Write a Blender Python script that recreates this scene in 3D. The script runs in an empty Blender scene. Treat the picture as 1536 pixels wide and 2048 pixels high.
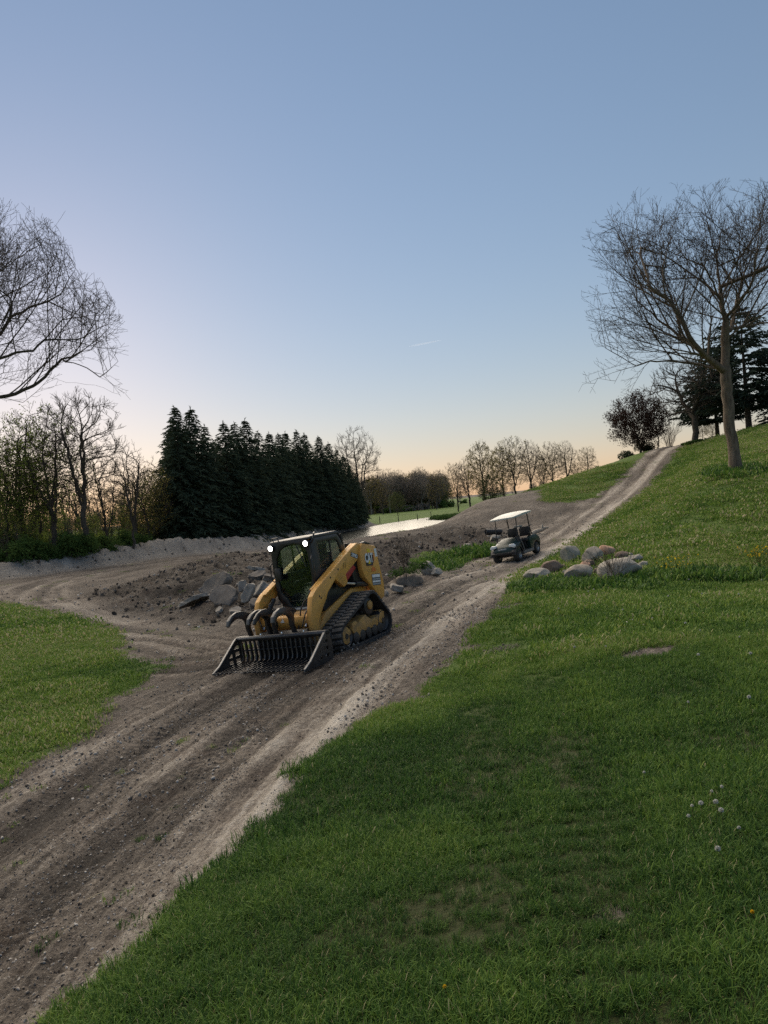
import bpy, bmesh, math, random
import numpy as np
from mathutils import Vector, Matrix, Euler, kdtree
R = math.radians
rng = np.random.default_rng(7)
random.seed(7)
scene = bpy.context.scene
COL = scene.collection

# ------------------------------------------------------------------ camera
CAM_Z = 1.6
CAM_PITCH, CAM_ROLL = -0.74, -5.0
cam_data = bpy.data.cameras.new('camera')
cam = bpy.data.objects.new('camera', cam_data)
COL.objects.link(cam)
cam_data.sensor_fit = 'VERTICAL'
cam_data.sensor_height = 36.0
cam_data.lens = 26.0
cam_data.clip_start = 0.05
cam_data.clip_end = 20000.0
CAM_M = Matrix.Translation((0, 0, CAM_Z)) @ Matrix.Rotation(R(90 + CAM_PITCH), 4, 'X') @ Matrix.Rotation(R(CAM_ROLL), 4, 'Z')
cam.matrix_world = CAM_M
scene.camera = cam

# ------------------------------------------------------------------ sky, sun, exposure
SUN_AZ, SUN_EL = -25.0, 12.0          # degrees to the right of +Y, degrees above the horizon
world = bpy.data.worlds.new('World')
scene.world = world
world.use_nodes = True
wn, wl = world.node_tree.nodes, world.node_tree.links
wn.clear()
w_out = wn.new('ShaderNodeOutputWorld')
w_bg = wn.new('ShaderNodeBackground')
w_sky = wn.new('ShaderNodeTexSky')
w_sky.sky_type = 'NISHITA'
w_sky.sun_disc = False
w_sky.sun_elevation = R(SUN_EL)
w_sky.sun_rotation = R(SUN_AZ)
w_sky.altitude = 200
w_sky.air_density = 1.4
w_sky.dust_density = 0.2
w_sky.ozone_density = 5.0
w_bg.inputs['Strength'].default_value = 0.15
w_gam = wn.new('ShaderNodeGamma')
w_gam.inputs['Gamma'].default_value = 0.6       # the whole sky, evenly: the camera's soft highlight response
wl.new(w_sky.outputs[0], w_gam.inputs['Color'])
w_wb = wn.new('ShaderNodeMix')                      # white balance of the whole sky
w_wb.data_type = 'RGBA'; w_wb.blend_type = 'MULTIPLY'; w_wb.inputs[0].default_value = 1.0
w_wb.inputs[7].default_value = (0.715, 0.575, 0.568, 1.0)
w_sat = wn.new('ShaderNodeHueSaturation'); w_sat.inputs['Saturation'].default_value = 1.12
wl.new(w_gam.outputs[0], w_sat.inputs['Color'])
wl.new(w_sat.outputs[0], w_wb.inputs[6])
wl.new(w_wb.outputs[2], w_bg.inputs['Color'])
wl.new(w_bg.outputs[0], w_out.inputs['Surface'])

sun_fill_data = bpy.data.lights.new('sun_fill', 'SUN')
sun_fill_data.energy = 1.75
sun_fill_data.angle = R(88)         # wide warm fill, added to lift the ground while the wood hides the sunset
sun_fill_data.color = (1.0, 0.84, 0.62)
sun_fill = bpy.data.objects.new('sun_fill', sun_fill_data)
COL.objects.link(sun_fill)
FILL_EL = SUN_EL + 30.0        # fill aimed far higher than the low glow in the sky
sd = Vector((math.sin(R(SUN_AZ)) * math.cos(R(FILL_EL)), math.cos(R(SUN_AZ)) * math.cos(R(FILL_EL)), math.sin(R(FILL_EL))))
sun_fill.rotation_euler = sd.to_track_quat('Z', 'Y').to_euler()
sun_fill.location = sd * 50

scene.view_settings.view_transform = 'Standard'
scene.view_settings.look = 'None'
scene.view_settings.gamma = 1.0
scene.view_settings.use_curve_mapping = False
scene.view_settings.exposure = 1.50
scene.render.engine = 'CYCLES'
scene.cycles.max_bounces = 5
scene.cycles.diffuse_bounces = 3
scene.cycles.glossy_bounces = 3
scene.cycles.transmission_bounces = 5
scene.cycles.transparent_max_bounces = 12
scene.cycles.use_denoising = False
scene.cycles.caustics_reflective = False
scene.cycles.caustics_refractive = False

# ------------------------------------------------------------------ pixel to place
FPX = 26.0 / 36.0 * 2048.0
CAM_R = np.array(CAM_M.to_3x3())
def ray(px, py):
    d = CAM_R @ np.array([(px - 768.0) / FPX, -(py - 1024.0) / FPX, -1.0])
    return d / d[1]
def at(px, py, depth):
    """the place seen at a point of the picture, DEPTH metres north of the camera"""
    d = ray(px, py) * depth
    return np.array([d[0], d[1], d[2] + CAM_Z])

# ------------------------------------------------------------------ noise
def _hash(ix, iy, seed):
    h = (ix.astype(np.int64) * 374761393 + iy.astype(np.int64) * 668265263 + seed * 1442695041) & 0x7fffffff
    h = ((h ^ (h >> 13)) * 1274126177) & 0x7fffffff
    h = (h ^ (h >> 16)) & 0xffffff
    return h.astype(np.float64) / float(0xffffff)
def vnoise(x, y, seed=0):
    x = np.asarray(x, float); y = np.asarray(y, float)
    ix = np.floor(x); iy = np.floor(y)
    fx = x - ix; fy = y - iy
    fx = fx * fx * fx * (fx * (fx * 6 - 15) + 10); fy = fy * fy * fy * (fy * (fy * 6 - 15) + 10)
    a = _hash(ix, iy, seed); b = _hash(ix + 1, iy, seed); c = _hash(ix, iy + 1, seed); d = _hash(ix + 1, iy + 1, seed)
    return (a * (1 - fx) + b * fx) * (1 - fy) + (c * (1 - fx) + d * fx) * fy * 1.0
def fbm(x, y, seed=0, octv=4, gain=0.5):
    s = 0.0; a = 1.0; t = 0.0
    for o in range(octv):
        s = s + a * (vnoise(x * 2 ** o + 17.3 * o, y * 2 ** o - 9.1 * o, seed + o) * 2 - 1)
        t += a; a *= gain
    return s / t
def sstep(e0, e1, x):
    t = np.clip((x - e0) / (e1 - e0), 0, 1)
    return t * t * (3 - 2 * t)

# ------------------------------------------------------------------ terrain heights (thin plate through surveyed spots)
_ctrl_px = [  # picture x, y, depth in metres
    (768, 2048, 2.4), (1536, 2048, 2.0), (150, 2030, 2.95), (0, 2048, 3.2), (0, 1800, 5.0), (600, 1550, 6.0), (1536, 1500, 4.5),
    (1100, 1500, 5.3), (870, 1370, 9.0), (0, 1560, 8.3), (0, 1400, 12.5), (1285, 1305, 8.0), (1300, 1220, 11.0), (1000, 1250, 12.5),
    (1200, 1155, 17.0), (1536, 1150, 15.0), (1350, 1140, 16.3), 
    (1085, 1125, 27), (1140, 1060, 36), (1215, 1000, 45.5), (1270, 950, 54), (1335, 893, 64), (1365, 891, 63), (1305, 898, 64),
    (1536, 1050, 20), (1300, 1050, 26), (1470, 938, 30), (1536, 940, 31), (1536, 880, 43), (1536, 852, 52), (1400, 930, 43), (1440, 880, 52),
    (1110, 966, 60), (1160, 947, 61), (1200, 932, 62), (1252, 914, 63), (1060, 982, 58), (960, 1002, 55), (880, 1046, 50), (790, 1063, 46), (700, 1080, 43), (1000, 1050, 43), (1180, 990, 50),
    (850, 1150, 23.5), (780, 1120, 32), (760, 1180, 21), (440, 1180, 25), (352, 1230, 23), (480, 1117, 38), (560, 1110, 38), (300, 1130, 52), (300, 1120, 58),
    (0, 1162, 46), (640, 1066, 93), (735, 1050, 116), (0, 1210, 31), (240, 1290, 17), (150, 1180, 37),
]
_ctrl = [at(*c) for c in _ctrl_px]
_ctrl += [np.array(p) for p in [  # x, y, z of spots out of view or behind a rise
    (0, 0, 0.0), (3, -2, 0.35), (-3, -2, -0.45), (4, 3, 0.35), (14, 5, 0.9), (20, 20, 2.4), (14, -20, 1.5), (-15, -20, -1.2), (-14, 8, -1.3), (-25, 25, -1.4),
    (-30, 50, -1.1), (-40, 75, -1.0), (-60, 60, -0.8), (-25, 90, -1.4), (-60, 150, -1.2), (-10, 82, -2.05), (-5, 75, -2.35), (1, 66, -2.3), (0, 86, -2.6), (4, 105, -2.6),
    (9, 125, -2.5), (-2, 118, -1.9), (5, 140, -1.7), (14, 156, -1.5), (16, 128, -1.6), (-4.6, 88, -2.4), (-3.6, 100, -2.45), (16, 100, -1.6), (12, 80, -1.6), (7, 66, -1.7), (22, 150, -1.2), (0, 200, -1.6), (40, 200, -0.4),
    (-60, 220, -1.4), (20, 72, 0.2), (28, 76, 3.8), (24, 90, 1.5), (40, 75, 5.4), (60, 60, 5.6), (60, 100, 5.0), (50, 30, 5.0), (50, 150, 2.0), (100, 120, 3.0), (40, 0, 3.0),
    (80, 200, 0.5), (-100, 100, -1.0), (-60, 0, -1.5), (60, -50, 3.0), (-60, -50, -2), (-15, 30, -1.25), (-9, 16, -1.17), (-8, 10, -1.2), (-5, 5, -1.0), (-20, 15, -1.3)]]
LOADER_LOC, LOADER_ROT = np.array([-1.417, 14.167, -1.058]), (R(4.19), R(1.4), R(-118.8))
CART_S = 0.948
CART_LOC, CART_ROT = np.array([5.175, 29.50, -1.087]), (R(5.33), R(4.45), R(-127.38))
LOADER_M = Matrix.Translation(LOADER_LOC.tolist()) @ Euler(LOADER_ROT).to_matrix().to_4x4()
CART_M = Matrix.Translation(CART_LOC.tolist()) @ Euler(CART_ROT).to_matrix().to_4x4() @ Matrix.Scale(CART_S, 4)
for _x, _y, _z in ((0.5, 0.74, 0.02), (0.5, -0.74, 0.02), (-0.9, 0.74, 0.02), (-0.9, -0.74, 0.02), (1.9, 1.0, 0.0), (1.9, -1.0, 0.0)):
    _ctrl.append(np.array(LOADER_M @ Vector((_x, _y, _z))))
for _x, _y in ((0.83, 0.5), (0.83, -0.5), (-0.83, 0.5), (-0.83, -0.5)):
    _ctrl.append(np.array(CART_M @ Vector((_x, _y, 0.01))))
_ctrl = np.array(_ctrl)
def _tps_k(r2):
    return np.where(r2 > 1e-12, 0.5 * r2 * np.log(r2 + 1e-12), 0.0)
def _warp(x, y):        # even out the spacing: near spots are close together, far ones wide apart
    r = np.hypot(x, y) + 1e-9
    k = np.log1p(r / 4.0) * 4.0 / r
    return x * k, y * k
_cx, _cy = _warp(_ctrl[:, 0], _ctrl[:, 1])
_n = len(_ctrl)
_K = _tps_k((_cx[:, None] - _cx[None]) ** 2 + (_cy[:, None] - _cy[None]) ** 2) + np.eye(_n) * 0.05
_Pm = np.c_[np.ones(_n), _cx, _cy]
_A = np.block([[_K, _Pm], [_Pm.T, np.zeros((3, 3))]])
_sol = np.linalg.solve(_A, np.r_[_ctrl[:, 2], 0, 0, 0])
def h_base(x, y):
    x = np.asarray(x, float); y = np.asarray(y, float)
    shp = x.shape
    x = x.ravel(); y = y.ravel()
    r = np.hypot(x, y)
    wx, wy = _warp(x, y)
    z = _sol[_n] + _sol[_n + 1] * wx + _sol[_n + 2] * wy
    for i in range(_n):
        z = z + _sol[i] * _tps_k((wx - _cx[i]) ** 2 + (wy - _cy[i]) ** 2)
    f = sstep(160, 320, r)
    z = np.clip(z, -4, 7) * (1 - f) + (-1.2) * f
    return z.reshape(shp)
def ground_px(px, py):
    """where the line of sight through a point of the picture meets the ground"""
    d = ray(px, py)
    t = np.exp(np.linspace(math.log(1.2), math.log(300), 900))
    z = h_base(d[0] * t, t) - (CAM_Z + d[2] * t)
    k = np.argmax(z > 0) if (z > 0).any() else len(t) - 1
    if k > 0 and z[k] > 0:
        a = t[k - 1] + (t[k] - t[k - 1]) * (-z[k - 1]) / (z[k] - z[k - 1])
    else:
        a = t[k]
    return np.array([d[0] * a, a])
# ------------------------------------------------------------------ shared helpers
def new_mat(name):
    m = bpy.data.materials.new(name)
    m.use_nodes = True
    nt = m.node_tree
    nt.nodes.clear()
    out = nt.nodes.new('ShaderNodeOutputMaterial')
    return m, nt, out
def nd(nt, typ, ins=None, **props):
    n = nt.nodes.new(typ)
    for k, v in props.items():
        setattr(n, k, v)
    for k, v in (ins or {}).items():
        s = n.inputs[k]
        if isinstance(v, bpy.types.NodeSocket):
            nt.links.new(v, s)
        else:
            s.default_value = v
    return n
def c4(c):
    return (c[0], c[1], c[2], 1.0)
def mixc(nt, fac, a, b, mode='MIX'):
    n = nt.nodes.new('ShaderNodeMix')
    n.data_type = 'RGBA'; n.blend_type = mode
    for s, v in ((n.inputs[0], fac), (n.inputs[6], a), (n.inputs[7], b)):
        if isinstance(v, bpy.types.NodeSocket): nt.links.new(v, s)
        else: s.default_value = c4(v) if isinstance(v, (tuple, list)) else v
    return n.outputs[2]
def math_(nt, op, a, b=0.0, c=None, clamp=False):
    n = nt.nodes.new('ShaderNodeMath'); n.operation = op; n.use_clamp = clamp
    for i, v in enumerate((a, b) if c is None else (a, b, c)):
        if isinstance(v, bpy.types.NodeSocket): nt.links.new(v, n.inputs[i])
        else: n.inputs[i].default_value = v
    return n.outputs[0]
def ramp(nt, fac, stops):
    n = nt.nodes.new('ShaderNodeValToRGB')
    nt.links.new(fac, n.inputs[0])
    e = n.color_ramp.elements
    while len(e) < len(stops): e.new(0.5)
    for i, (p, c) in enumerate(stops):
        e[i].position = p; e[i].color = c4(c) if isinstance(c, (tuple, list)) else (c, c, c, 1)
    return n.outputs[0]
def maprange(nt, v, a, b, c=0.0, d=1.0):
    n = nd(nt, 'ShaderNodeMapRange', {1: a, 2: b, 3: c, 4: d}); nt.links.new(v, n.inputs[0]); return n.outputs[0]
def noise(nt, vec, scale, detail=4.0, rough=0.55, dist=0.0):
    n = nd(nt, 'ShaderNodeTexNoise', {'Scale': scale, 'Detail': detail, 'Roughness': rough, 'Distortion': dist})
    if vec is not None: nt.links.new(vec, n.inputs['Vector'])
    return n.outputs[0]
def tag(o, label=None, category=None, group=None, kind=None):
    if label: o['label'] = label
    if category: o['category'] = category
    if group: o['group'] = group
    if kind: o['kind'] = kind
    return o
def mesh_obj(name, verts, faces, mat, parent=None, smooth=False):
    me = bpy.data.meshes.new(name)
    me.from_pydata([tuple(v) for v in verts], [], faces)
    if smooth:
        me.polygons.foreach_set('use_smooth', np.ones(len(me.polygons), bool))
    if mat is not None: me.materials.append(mat)
    o = bpy.data.objects.new(name, me)
    COL.objects.link(o)
    if parent is not None: o.parent = parent
    return o
def fast_mesh(name, V, F, mat=None, smooth=True):
    """V (n,3) array; F (m,k) array of equal-sided faces"""
    V = np.ascontiguousarray(V, np.float32); F = np.ascontiguousarray(F, np.int32)
    me = bpy.data.meshes.new(name)
    me.vertices.add(len(V)); me.vertices.foreach_set('co', V.ravel())
    k = F.shape[1]
    me.loops.add(F.size); me.loops.foreach_set('vertex_index', F.ravel())
    me.polygons.add(len(F)); me.polygons.foreach_set('loop_start', np.arange(0, F.size, k, dtype=np.int32))
    me.polygons.foreach_set('use_smooth', np.full(len(F), smooth))
    me.update(calc_edges=True); me.validate()
    if mat is not None: me.materials.append(mat)
    return me
def link(name, me, parent=None):
    o = bpy.data.objects.new(name, me); COL.objects.link(o)
    if parent is not None: o.parent = parent
    return o
def empty(name, loc=(0, 0, 0), rz=0.0):
    o = bpy.data.objects.new(name, None); COL.objects.link(o)
    o.location = loc; o.rotation_euler = (0, 0, rz); o.empty_display_size = 0.2
    return o
def poly_sd(x, y, P):
    """signed distance to a closed polygon, negative inside"""
    P = np.asarray(P, float); n = len(P)
    d2 = np.full(x.shape, 1e18); ins = np.zeros(x.shape, bool)
    for i in range(n):
        ax, ay = P[i]; bx, by = P[(i + 1) % n]
        ex, ey = bx - ax, by - ay
        t = np.clip(((x - ax) * ex + (y - ay) * ey) / (ex * ex + ey * ey + 1e-12), 0, 1)
        d2 = np.minimum(d2, (x - ax - ex * t) ** 2 + (y - ay - ey * t) ** 2)
        c = ((ay > y) != (by > y)) & (x < (bx - ax) * (y - ay) / (by - ay + 1e-15) + ax)
        ins ^= c
    d = np.sqrt(d2)
    return np.where(ins, -d, d)
def path_uv(x, y, P):
    """distance along and signed distance across (right positive) an open path"""
    P = np.asarray(P, float)
    best = np.full(x.shape, 1e18); u = np.zeros(x.shape); v = np.zeros(x.shape); acc = 0.0
    for i in range(len(P) - 1):
        ax, ay = P[i]; bx, by = P[i + 1]
        ex, ey = bx - ax, by - ay; L = math.hypot(ex, ey)
        t = ((x - ax) * ex + (y - ay) * ey) / (L * L)
        tc = np.clip(t, 0, 1)
        dx, dy = x - ax - ex * tc, y - ay - ey * tc
        d2 = dx * dx + dy * dy
        side = (ey * (x - ax) - ex * (y - ay)) / L
        m = d2 < best
        best = np.where(m, d2, best); u = np.where(m, acc + tc * L, u)
        v = np.where(m, np.sign(side) * np.sqrt(d2), v)
        acc += L
    return u, v
def smooth_path(P, n=6):
    P = np.asarray(P, float); out = []
    Q = np.vstack([2 * P[0] - P[1], P, 2 * P[-1] - P[-2]])
    for i in range(1, len(Q) - 2):
        for t in np.linspace(0, 1, n, endpoint=False):
            a, b, c, d = Q[i - 1], Q[i], Q[i + 1], Q[i + 2]
            out.append(0.5 * (2 * b + (c - a) * t + (2 * a - 5 * b + 4 * c - d) * t * t + (3 * b - a - 3 * c + d) * t ** 3))
    out.append(P[-1])
    return np.array(out)

# ------------------------------------------------------------------ plan of the place
ROAD = smooth_path([(-3.3, -6), (-3.0, 0), (-2.75, 4), (-2.45, 7), (-1.75, 11), (-0.4, 15), (1.6, 20.5), (3.3, 25), (5.3, 29.8), (8.9, 36.5), (13.7, 45.5), (18.4, 54), (24.8, 64), (31, 74), (40, 86)], 5)
SIDE_TRACK = smooth_path([(-4.0, 15.5), (-7.5, 19.5), (-12, 25), (-17, 34), (-20, 43), (-18.6, 52), (-14.5, 58.5), (-11.5, 62), (-8, 70), (-6, 80)], 5)
BERM = smooth_path([(-50, 25), (-36, 36), (-27, 46.5), (-20.6, 58.5), (-14.4, 67), (-11.2, 79), (-9.0, 95), (-3.6, 119)], 5)
def gp(L): return [tuple(ground_px(*p)) for p in L]
RIGHT_EDGE = gp([(130, 2047), (300, 1880), (450, 1720), (560, 1590), (640, 1510), (720, 1450), (820, 1400), (880, 1345), (960, 1265), (1030, 1190), (1040, 1150), (1090, 1118), (1180, 1068), (1245, 1020), (1292, 985), (1335, 935)]) + [(25.9, 61.5), (27.3, 64), (33, 72.5), (42, 84)]
LAWN_RIGHT = RIGHT_EDGE + [(90, 150), (160, 60), (120, -80), (-1.9, -60), (-1.7, -4), (-1.55, 0), (-1.5, 2.0)]
LEFT_PX = [(0, 1208), (90, 1225), (160, 1240), (215, 1262), (248, 1285), (215, 1300), (245, 1320), (310, 1340), (250, 1385), (200, 1400), (170, 1440), (110, 1480), (125, 1500), (60, 1535), (0, 1562)]
LAWN_LEFT = gp(LEFT_PX) + [(-6.5, 3), (-12, -10), (-40, -10), (-60, 20), (-32, 28)]
HILL_GRASS = gp([(1085, 985), (1092, 1003), (1135, 1007), (1192, 994), (1228, 964), (1252, 942), (1276, 922)]) + [(22.2, 61.5), (23.6, 64), (29, 72), (24, 76), (16.5, 68), (11.5, 61)]
FAR_GRASS = [(-3.5, 121), (2, 117), (9, 128), (14, 142), (24, 147), (19, 100), (15, 75), (30, 79), (46, 92), (300, 130), (900, 900), (-900, 900), (-300, 60), (-45, 40), (-24, 64), (-13, 90), (-12, 100)]
LUMPY_R = gp([(690, 1098), (780, 1080), (870, 1062), (950, 1052), (1010, 1060), (985, 1088), (905, 1098), (865, 1128), (800, 1180), (770, 1205), (690, 1150)])
LUMPY_L = gp([(170, 1190), (300, 1155), (430, 1118), (520, 1108), (640, 1110), (640, 1180), (560, 1235), (420, 1243), (330, 1238), (230, 1215)])
DITCH_GRASS = gp([(838, 1126), (858, 1112), (900, 1114), (918, 1127), (893, 1138), (855, 1144)])
DITCH_GRASS2 = gp([(935, 1108), (950, 1096), (968, 1106), (955, 1117)])
POND_Z = -1.93
PRESSED = [smooth_path(gp(L), 4) for L in ([(1000, 1240), (1090, 1370), (1150, 1490), (1185, 1640), (1225, 1860), (1240, 2040)], [(905, 1330), (955, 1430), (985, 1560), (990, 1720), (960, 1900)])]
TURN = smooth_path([(0.9, 19.5), (-1.6, 17.2), (-4.2, 16.2), (-7.0, 17.6), (-9.5, 21.5), (-12.5, 26)], 5)
BARE = [(gp([(1285, 1306)])[0], 0.40, 0.95), (gp([(1250, 1247)])[0], 0.45, 0.45), (gp([(990, 1300)])[0], 0.30, 0.6), (gp([(640, 1690)])[0], 0.10, 0.6), (gp([(1240, 1820)])[0], 0.09, 0.55), (gp([(845, 1400)])[0], 0.30, 0.8), (gp([(490, 1735)])[0], 0.07, 0.9),
        (gp([(1110, 1148)])[0], 0.75, 0.9), (gp([(1190, 1135)])[0], 0.8, 0.8), (gp([(1310, 1150)])[0], 0.5, 0.7), (gp([(1480, 1148)])[0], 0.5, 0.55), (gp([(1010, 1215)])[0], 0.5, 0.7), (gp([(930, 1300)])[0], 0.35, 0.6)]

def fields(x, y):
    """height offset, grass cover, dryness (tone), road mask, lumpiness, road along/across, berm mask"""
    ru, rv = path_uv(x, y, ROAD)
    su, sv = path_uv(x, y, SIDE_TRACK)
    bu, bv = path_uv(x, y, BERM)
    n1 = fbm(x * 0.9, y * 0.9, 3, 4); n2 = fbm(x * 3.1, y * 3.1, 11, 3); n3 = fbm(x * 0.25, y * 0.25, 23, 3)
    dr = np.hypot(x, y)
    wob = 0.22 * n1 + 0.13 * n2
    g = np.zeros(x.shape)
    soft = 0.24
    wob = wob + 0.10 * fbm(x * 7.5, y * 7.5, 13, 2)
    for P, k in ((LAWN_RIGHT, 0.75), (LAWN_LEFT, 1.6), (HILL_GRASS, 2.5), (FAR_GRASS, 3.0), (DITCH_GRASS, 2.0), (DITCH_GRASS2, 1.5)):
        s = poly_sd(x, y, P) + wob * k
        g = np.maximum(g, 1 - sstep(-soft * k, soft * k, s))
    for (bx, by), r, a in BARE:
        d = np.hypot((x - bx) / 1.25, (y - by)) / r + 0.35 * n2 + 0.25 * n1
        g = g * (1 - a * (1 - sstep(0.6, 1.15, d)))
    berm = np.exp(-(np.abs(bv) / 1.55) ** 2.6 * (1 + 0.25 * n1))
    bermm = 1 - sstep(1.9, 2.9, np.abs(bv) + 0.3 * n1)
    bermm = bermm * sstep(0, 6, bu) * (1 - sstep(bu.max() - 1.0, bu.max() + 0.5, bu))
    g = g * (1 - bermm)
    lump = np.maximum(1 - sstep(-1.0, 0.8, poly_sd(x, y, LUMPY_R) + 0.5 * n1), 1 - sstep(-1.0, 1.0, poly_sd(x, y, LUMPY_L) + 0.5 * n1))
    narrow = 0.42 * sstep(34, 46, ru)
    roadm = 1 - sstep(1.75 - narrow, 2.25 - narrow, np.abs(rv + 0.15 * n1))
    lump = lump * (1 - roadm)
    dirt = 1 - g
    # wheel and track marks run along the road
    st = fbm(ru * 0.22, rv * 5.0, 31, 4, 0.6); st2 = fbm(ru * 0.5, rv * 11.0, 37, 3, 0.6)
    prof = np.interp(rv, [-2.6, -1.9, -1.35, -0.95, -0.55, -0.1, 0.35, 0.8, 1.15, 1.5, 2.2], [0.50, 0.52, 0.40, 0.18, 0.42, 0.36, 0.20, 0.36, 0.48, 0.66, 0.56])
    up = sstep(16, 30, ru - 6)        # drier and paler up the hill
    prof = prof * (1 - 0.7 * up) + 0.7 * up * np.interp(rv, [-2.2, -1.2, -0.7, -0.3, 0.2, 0.6, 1.0, 1.6], [0.5, 0.55, 0.35, 0.66, 0.42, 0.36, 0.64, 0.78])
    tone_road = prof + 0.26 * st + 0.14 * st2 + 0.16 * n1
    sst = fbm(su * 0.2, sv * 3.2, 41, 4, 0.6)
    tone_side = 0.40 + 0.30 * sst + 0.12 * n1 - 0.14 * np.exp(-(np.abs(sv) - 0.8) ** 2 / 0.05)
    sidem = 1 - sstep(1.6, 3.2, np.abs(sv + 0.5 * n1))
    tone = 0.28 + 0.16 * n3 + 0.14 * n1
    tone = tone * (1 - sidem) + tone_side * sidem
    tone = tone * (1 - roadm) + tone_road * roadm
    tone = tone * (1 - lump) + (0.12 + 0.16 * n1 + 0.12 * n2) * lump
    tone = tone * (1 - bermm) + (0.50 + 0.22 * n1 + 0.16 * n2) * bermm
    wet = np.exp(-(((x + 2.2) / 2.6) ** 2 + ((y - 14.5) / 3.0) ** 2)) * (1 - g)     # freshly turned earth round the loader
    tone = tone - 0.16 * wet
    # relief
    dz = berm * (0.95 + 0.40 * sstep(25, 50, bu) + 0.28 * n1 + 0.20 * n2) * bermm ** 0.3 * sstep(0, 6, bu)
    near = 1 - sstep(70, 110, dr)
    clod = fbm(x * 1.5, y * 1.5, 51, 4, 0.6)
    clod_f = fbm(x * 5.5, y * 5.5, 57, 3, 0.6)
    dz = dz + lump * (0.28 * np.abs(clod) + 0.30 * fbm(x * 0.55, y * 0.55, 61, 2) + 0.07 * clod_f)
    rut = -0.05 * np.exp(-((rv + 0.95) / 0.22) ** 2) - 0.05 * np.exp(-((rv - 0.38) / 0.22) ** 2) + 0.035 * np.exp(-((rv + 1.4) / 0.16) ** 2) + 0.02 * np.exp(-((rv + 0.25) / 0.2) ** 2)
    lug = np.sin(ru * 2 * math.pi / 0.16 + 2.5 * n1) * 0.010 * (np.exp(-((rv + 0.95) / 0.25) ** 2) + np.exp(-((rv - 0.38) / 0.25) ** 2)) * sstep(-0.1, 0.35, n1 + 0.2)
    dz = dz + dirt * roadm * (rut * (0.75 + 0.5 * st) + lug + 0.045 * st + 0.026 * st2)
    dz = dz + dirt * (1 - lump) * near * (0.024 * clod + 0.018 * clod_f + 0.014 * fbm(x * 14, y * 14, 71, 3, 0.7))
    dz = dz + sidem * dirt * (0.05 * sst)
    tu, tv = path_uv(x, y, TURN)
    lane_r = (np.exp(-((rv + 0.95) / 0.24) ** 4) + np.exp(-((rv - 0.38) / 0.24) ** 4)) * roadm * sstep(-0.25, 0.15, n1 + 0.5 * st)
    lane_t = (np.exp(-((tv + 0.72) / 0.24) ** 4) + np.exp(-((tv - 0.72) / 0.24) ** 4)) * sstep(-0.3, 0.1, n1)
    lane = np.maximum(lane_r, lane_t) * dirt * (1 - lump)
    lu = np.where(lane_t > lane_r, tu, ru)
    dz = dz - 0.03 * lane_t * dirt * (1 - lump)
    turn = dirt * np.exp(-(((x + 3.6) / 2.2) ** 2 + ((y - 16) / 2.6) ** 2))
    dz = dz + turn * 0.018 * np.sin((x * 0.7 + y * 0.72) * 2 * math.pi / 0.17 + 3 * n1)
    dz = dz + g * near * (0.030 * fbm(x * 0.8, y * 0.8, 81, 3) + 0.012 * n2) + 0.012 * g
    swx = np.exp(-((y - (15.6 + 0.10 * (x - 7))) / 0.55) ** 2) * sstep(5.5, 7.5, x) * (1 - sstep(14, 20, x))
    dz = dz - 0.16 * swx
    return dict(dz=dz, grass=g, tone=np.clip(tone, 0, 1), road=roadm, lump=lump, ru=ru, rv=rv, berm=bermm, side=sidem, lane=lane, lu=lu, thatch=1 - 0.95 * sstep(4.5, 10, dr))
def ground_h(x, y):
    x = np.atleast_1d(np.asarray(x, float)); y = np.atleast_1d(np.asarray(y, float))
    return h_base(x, y) + fields(x, y)['dz']
def gz(x, y):
    return float(ground_h(x, y)[0])

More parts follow.
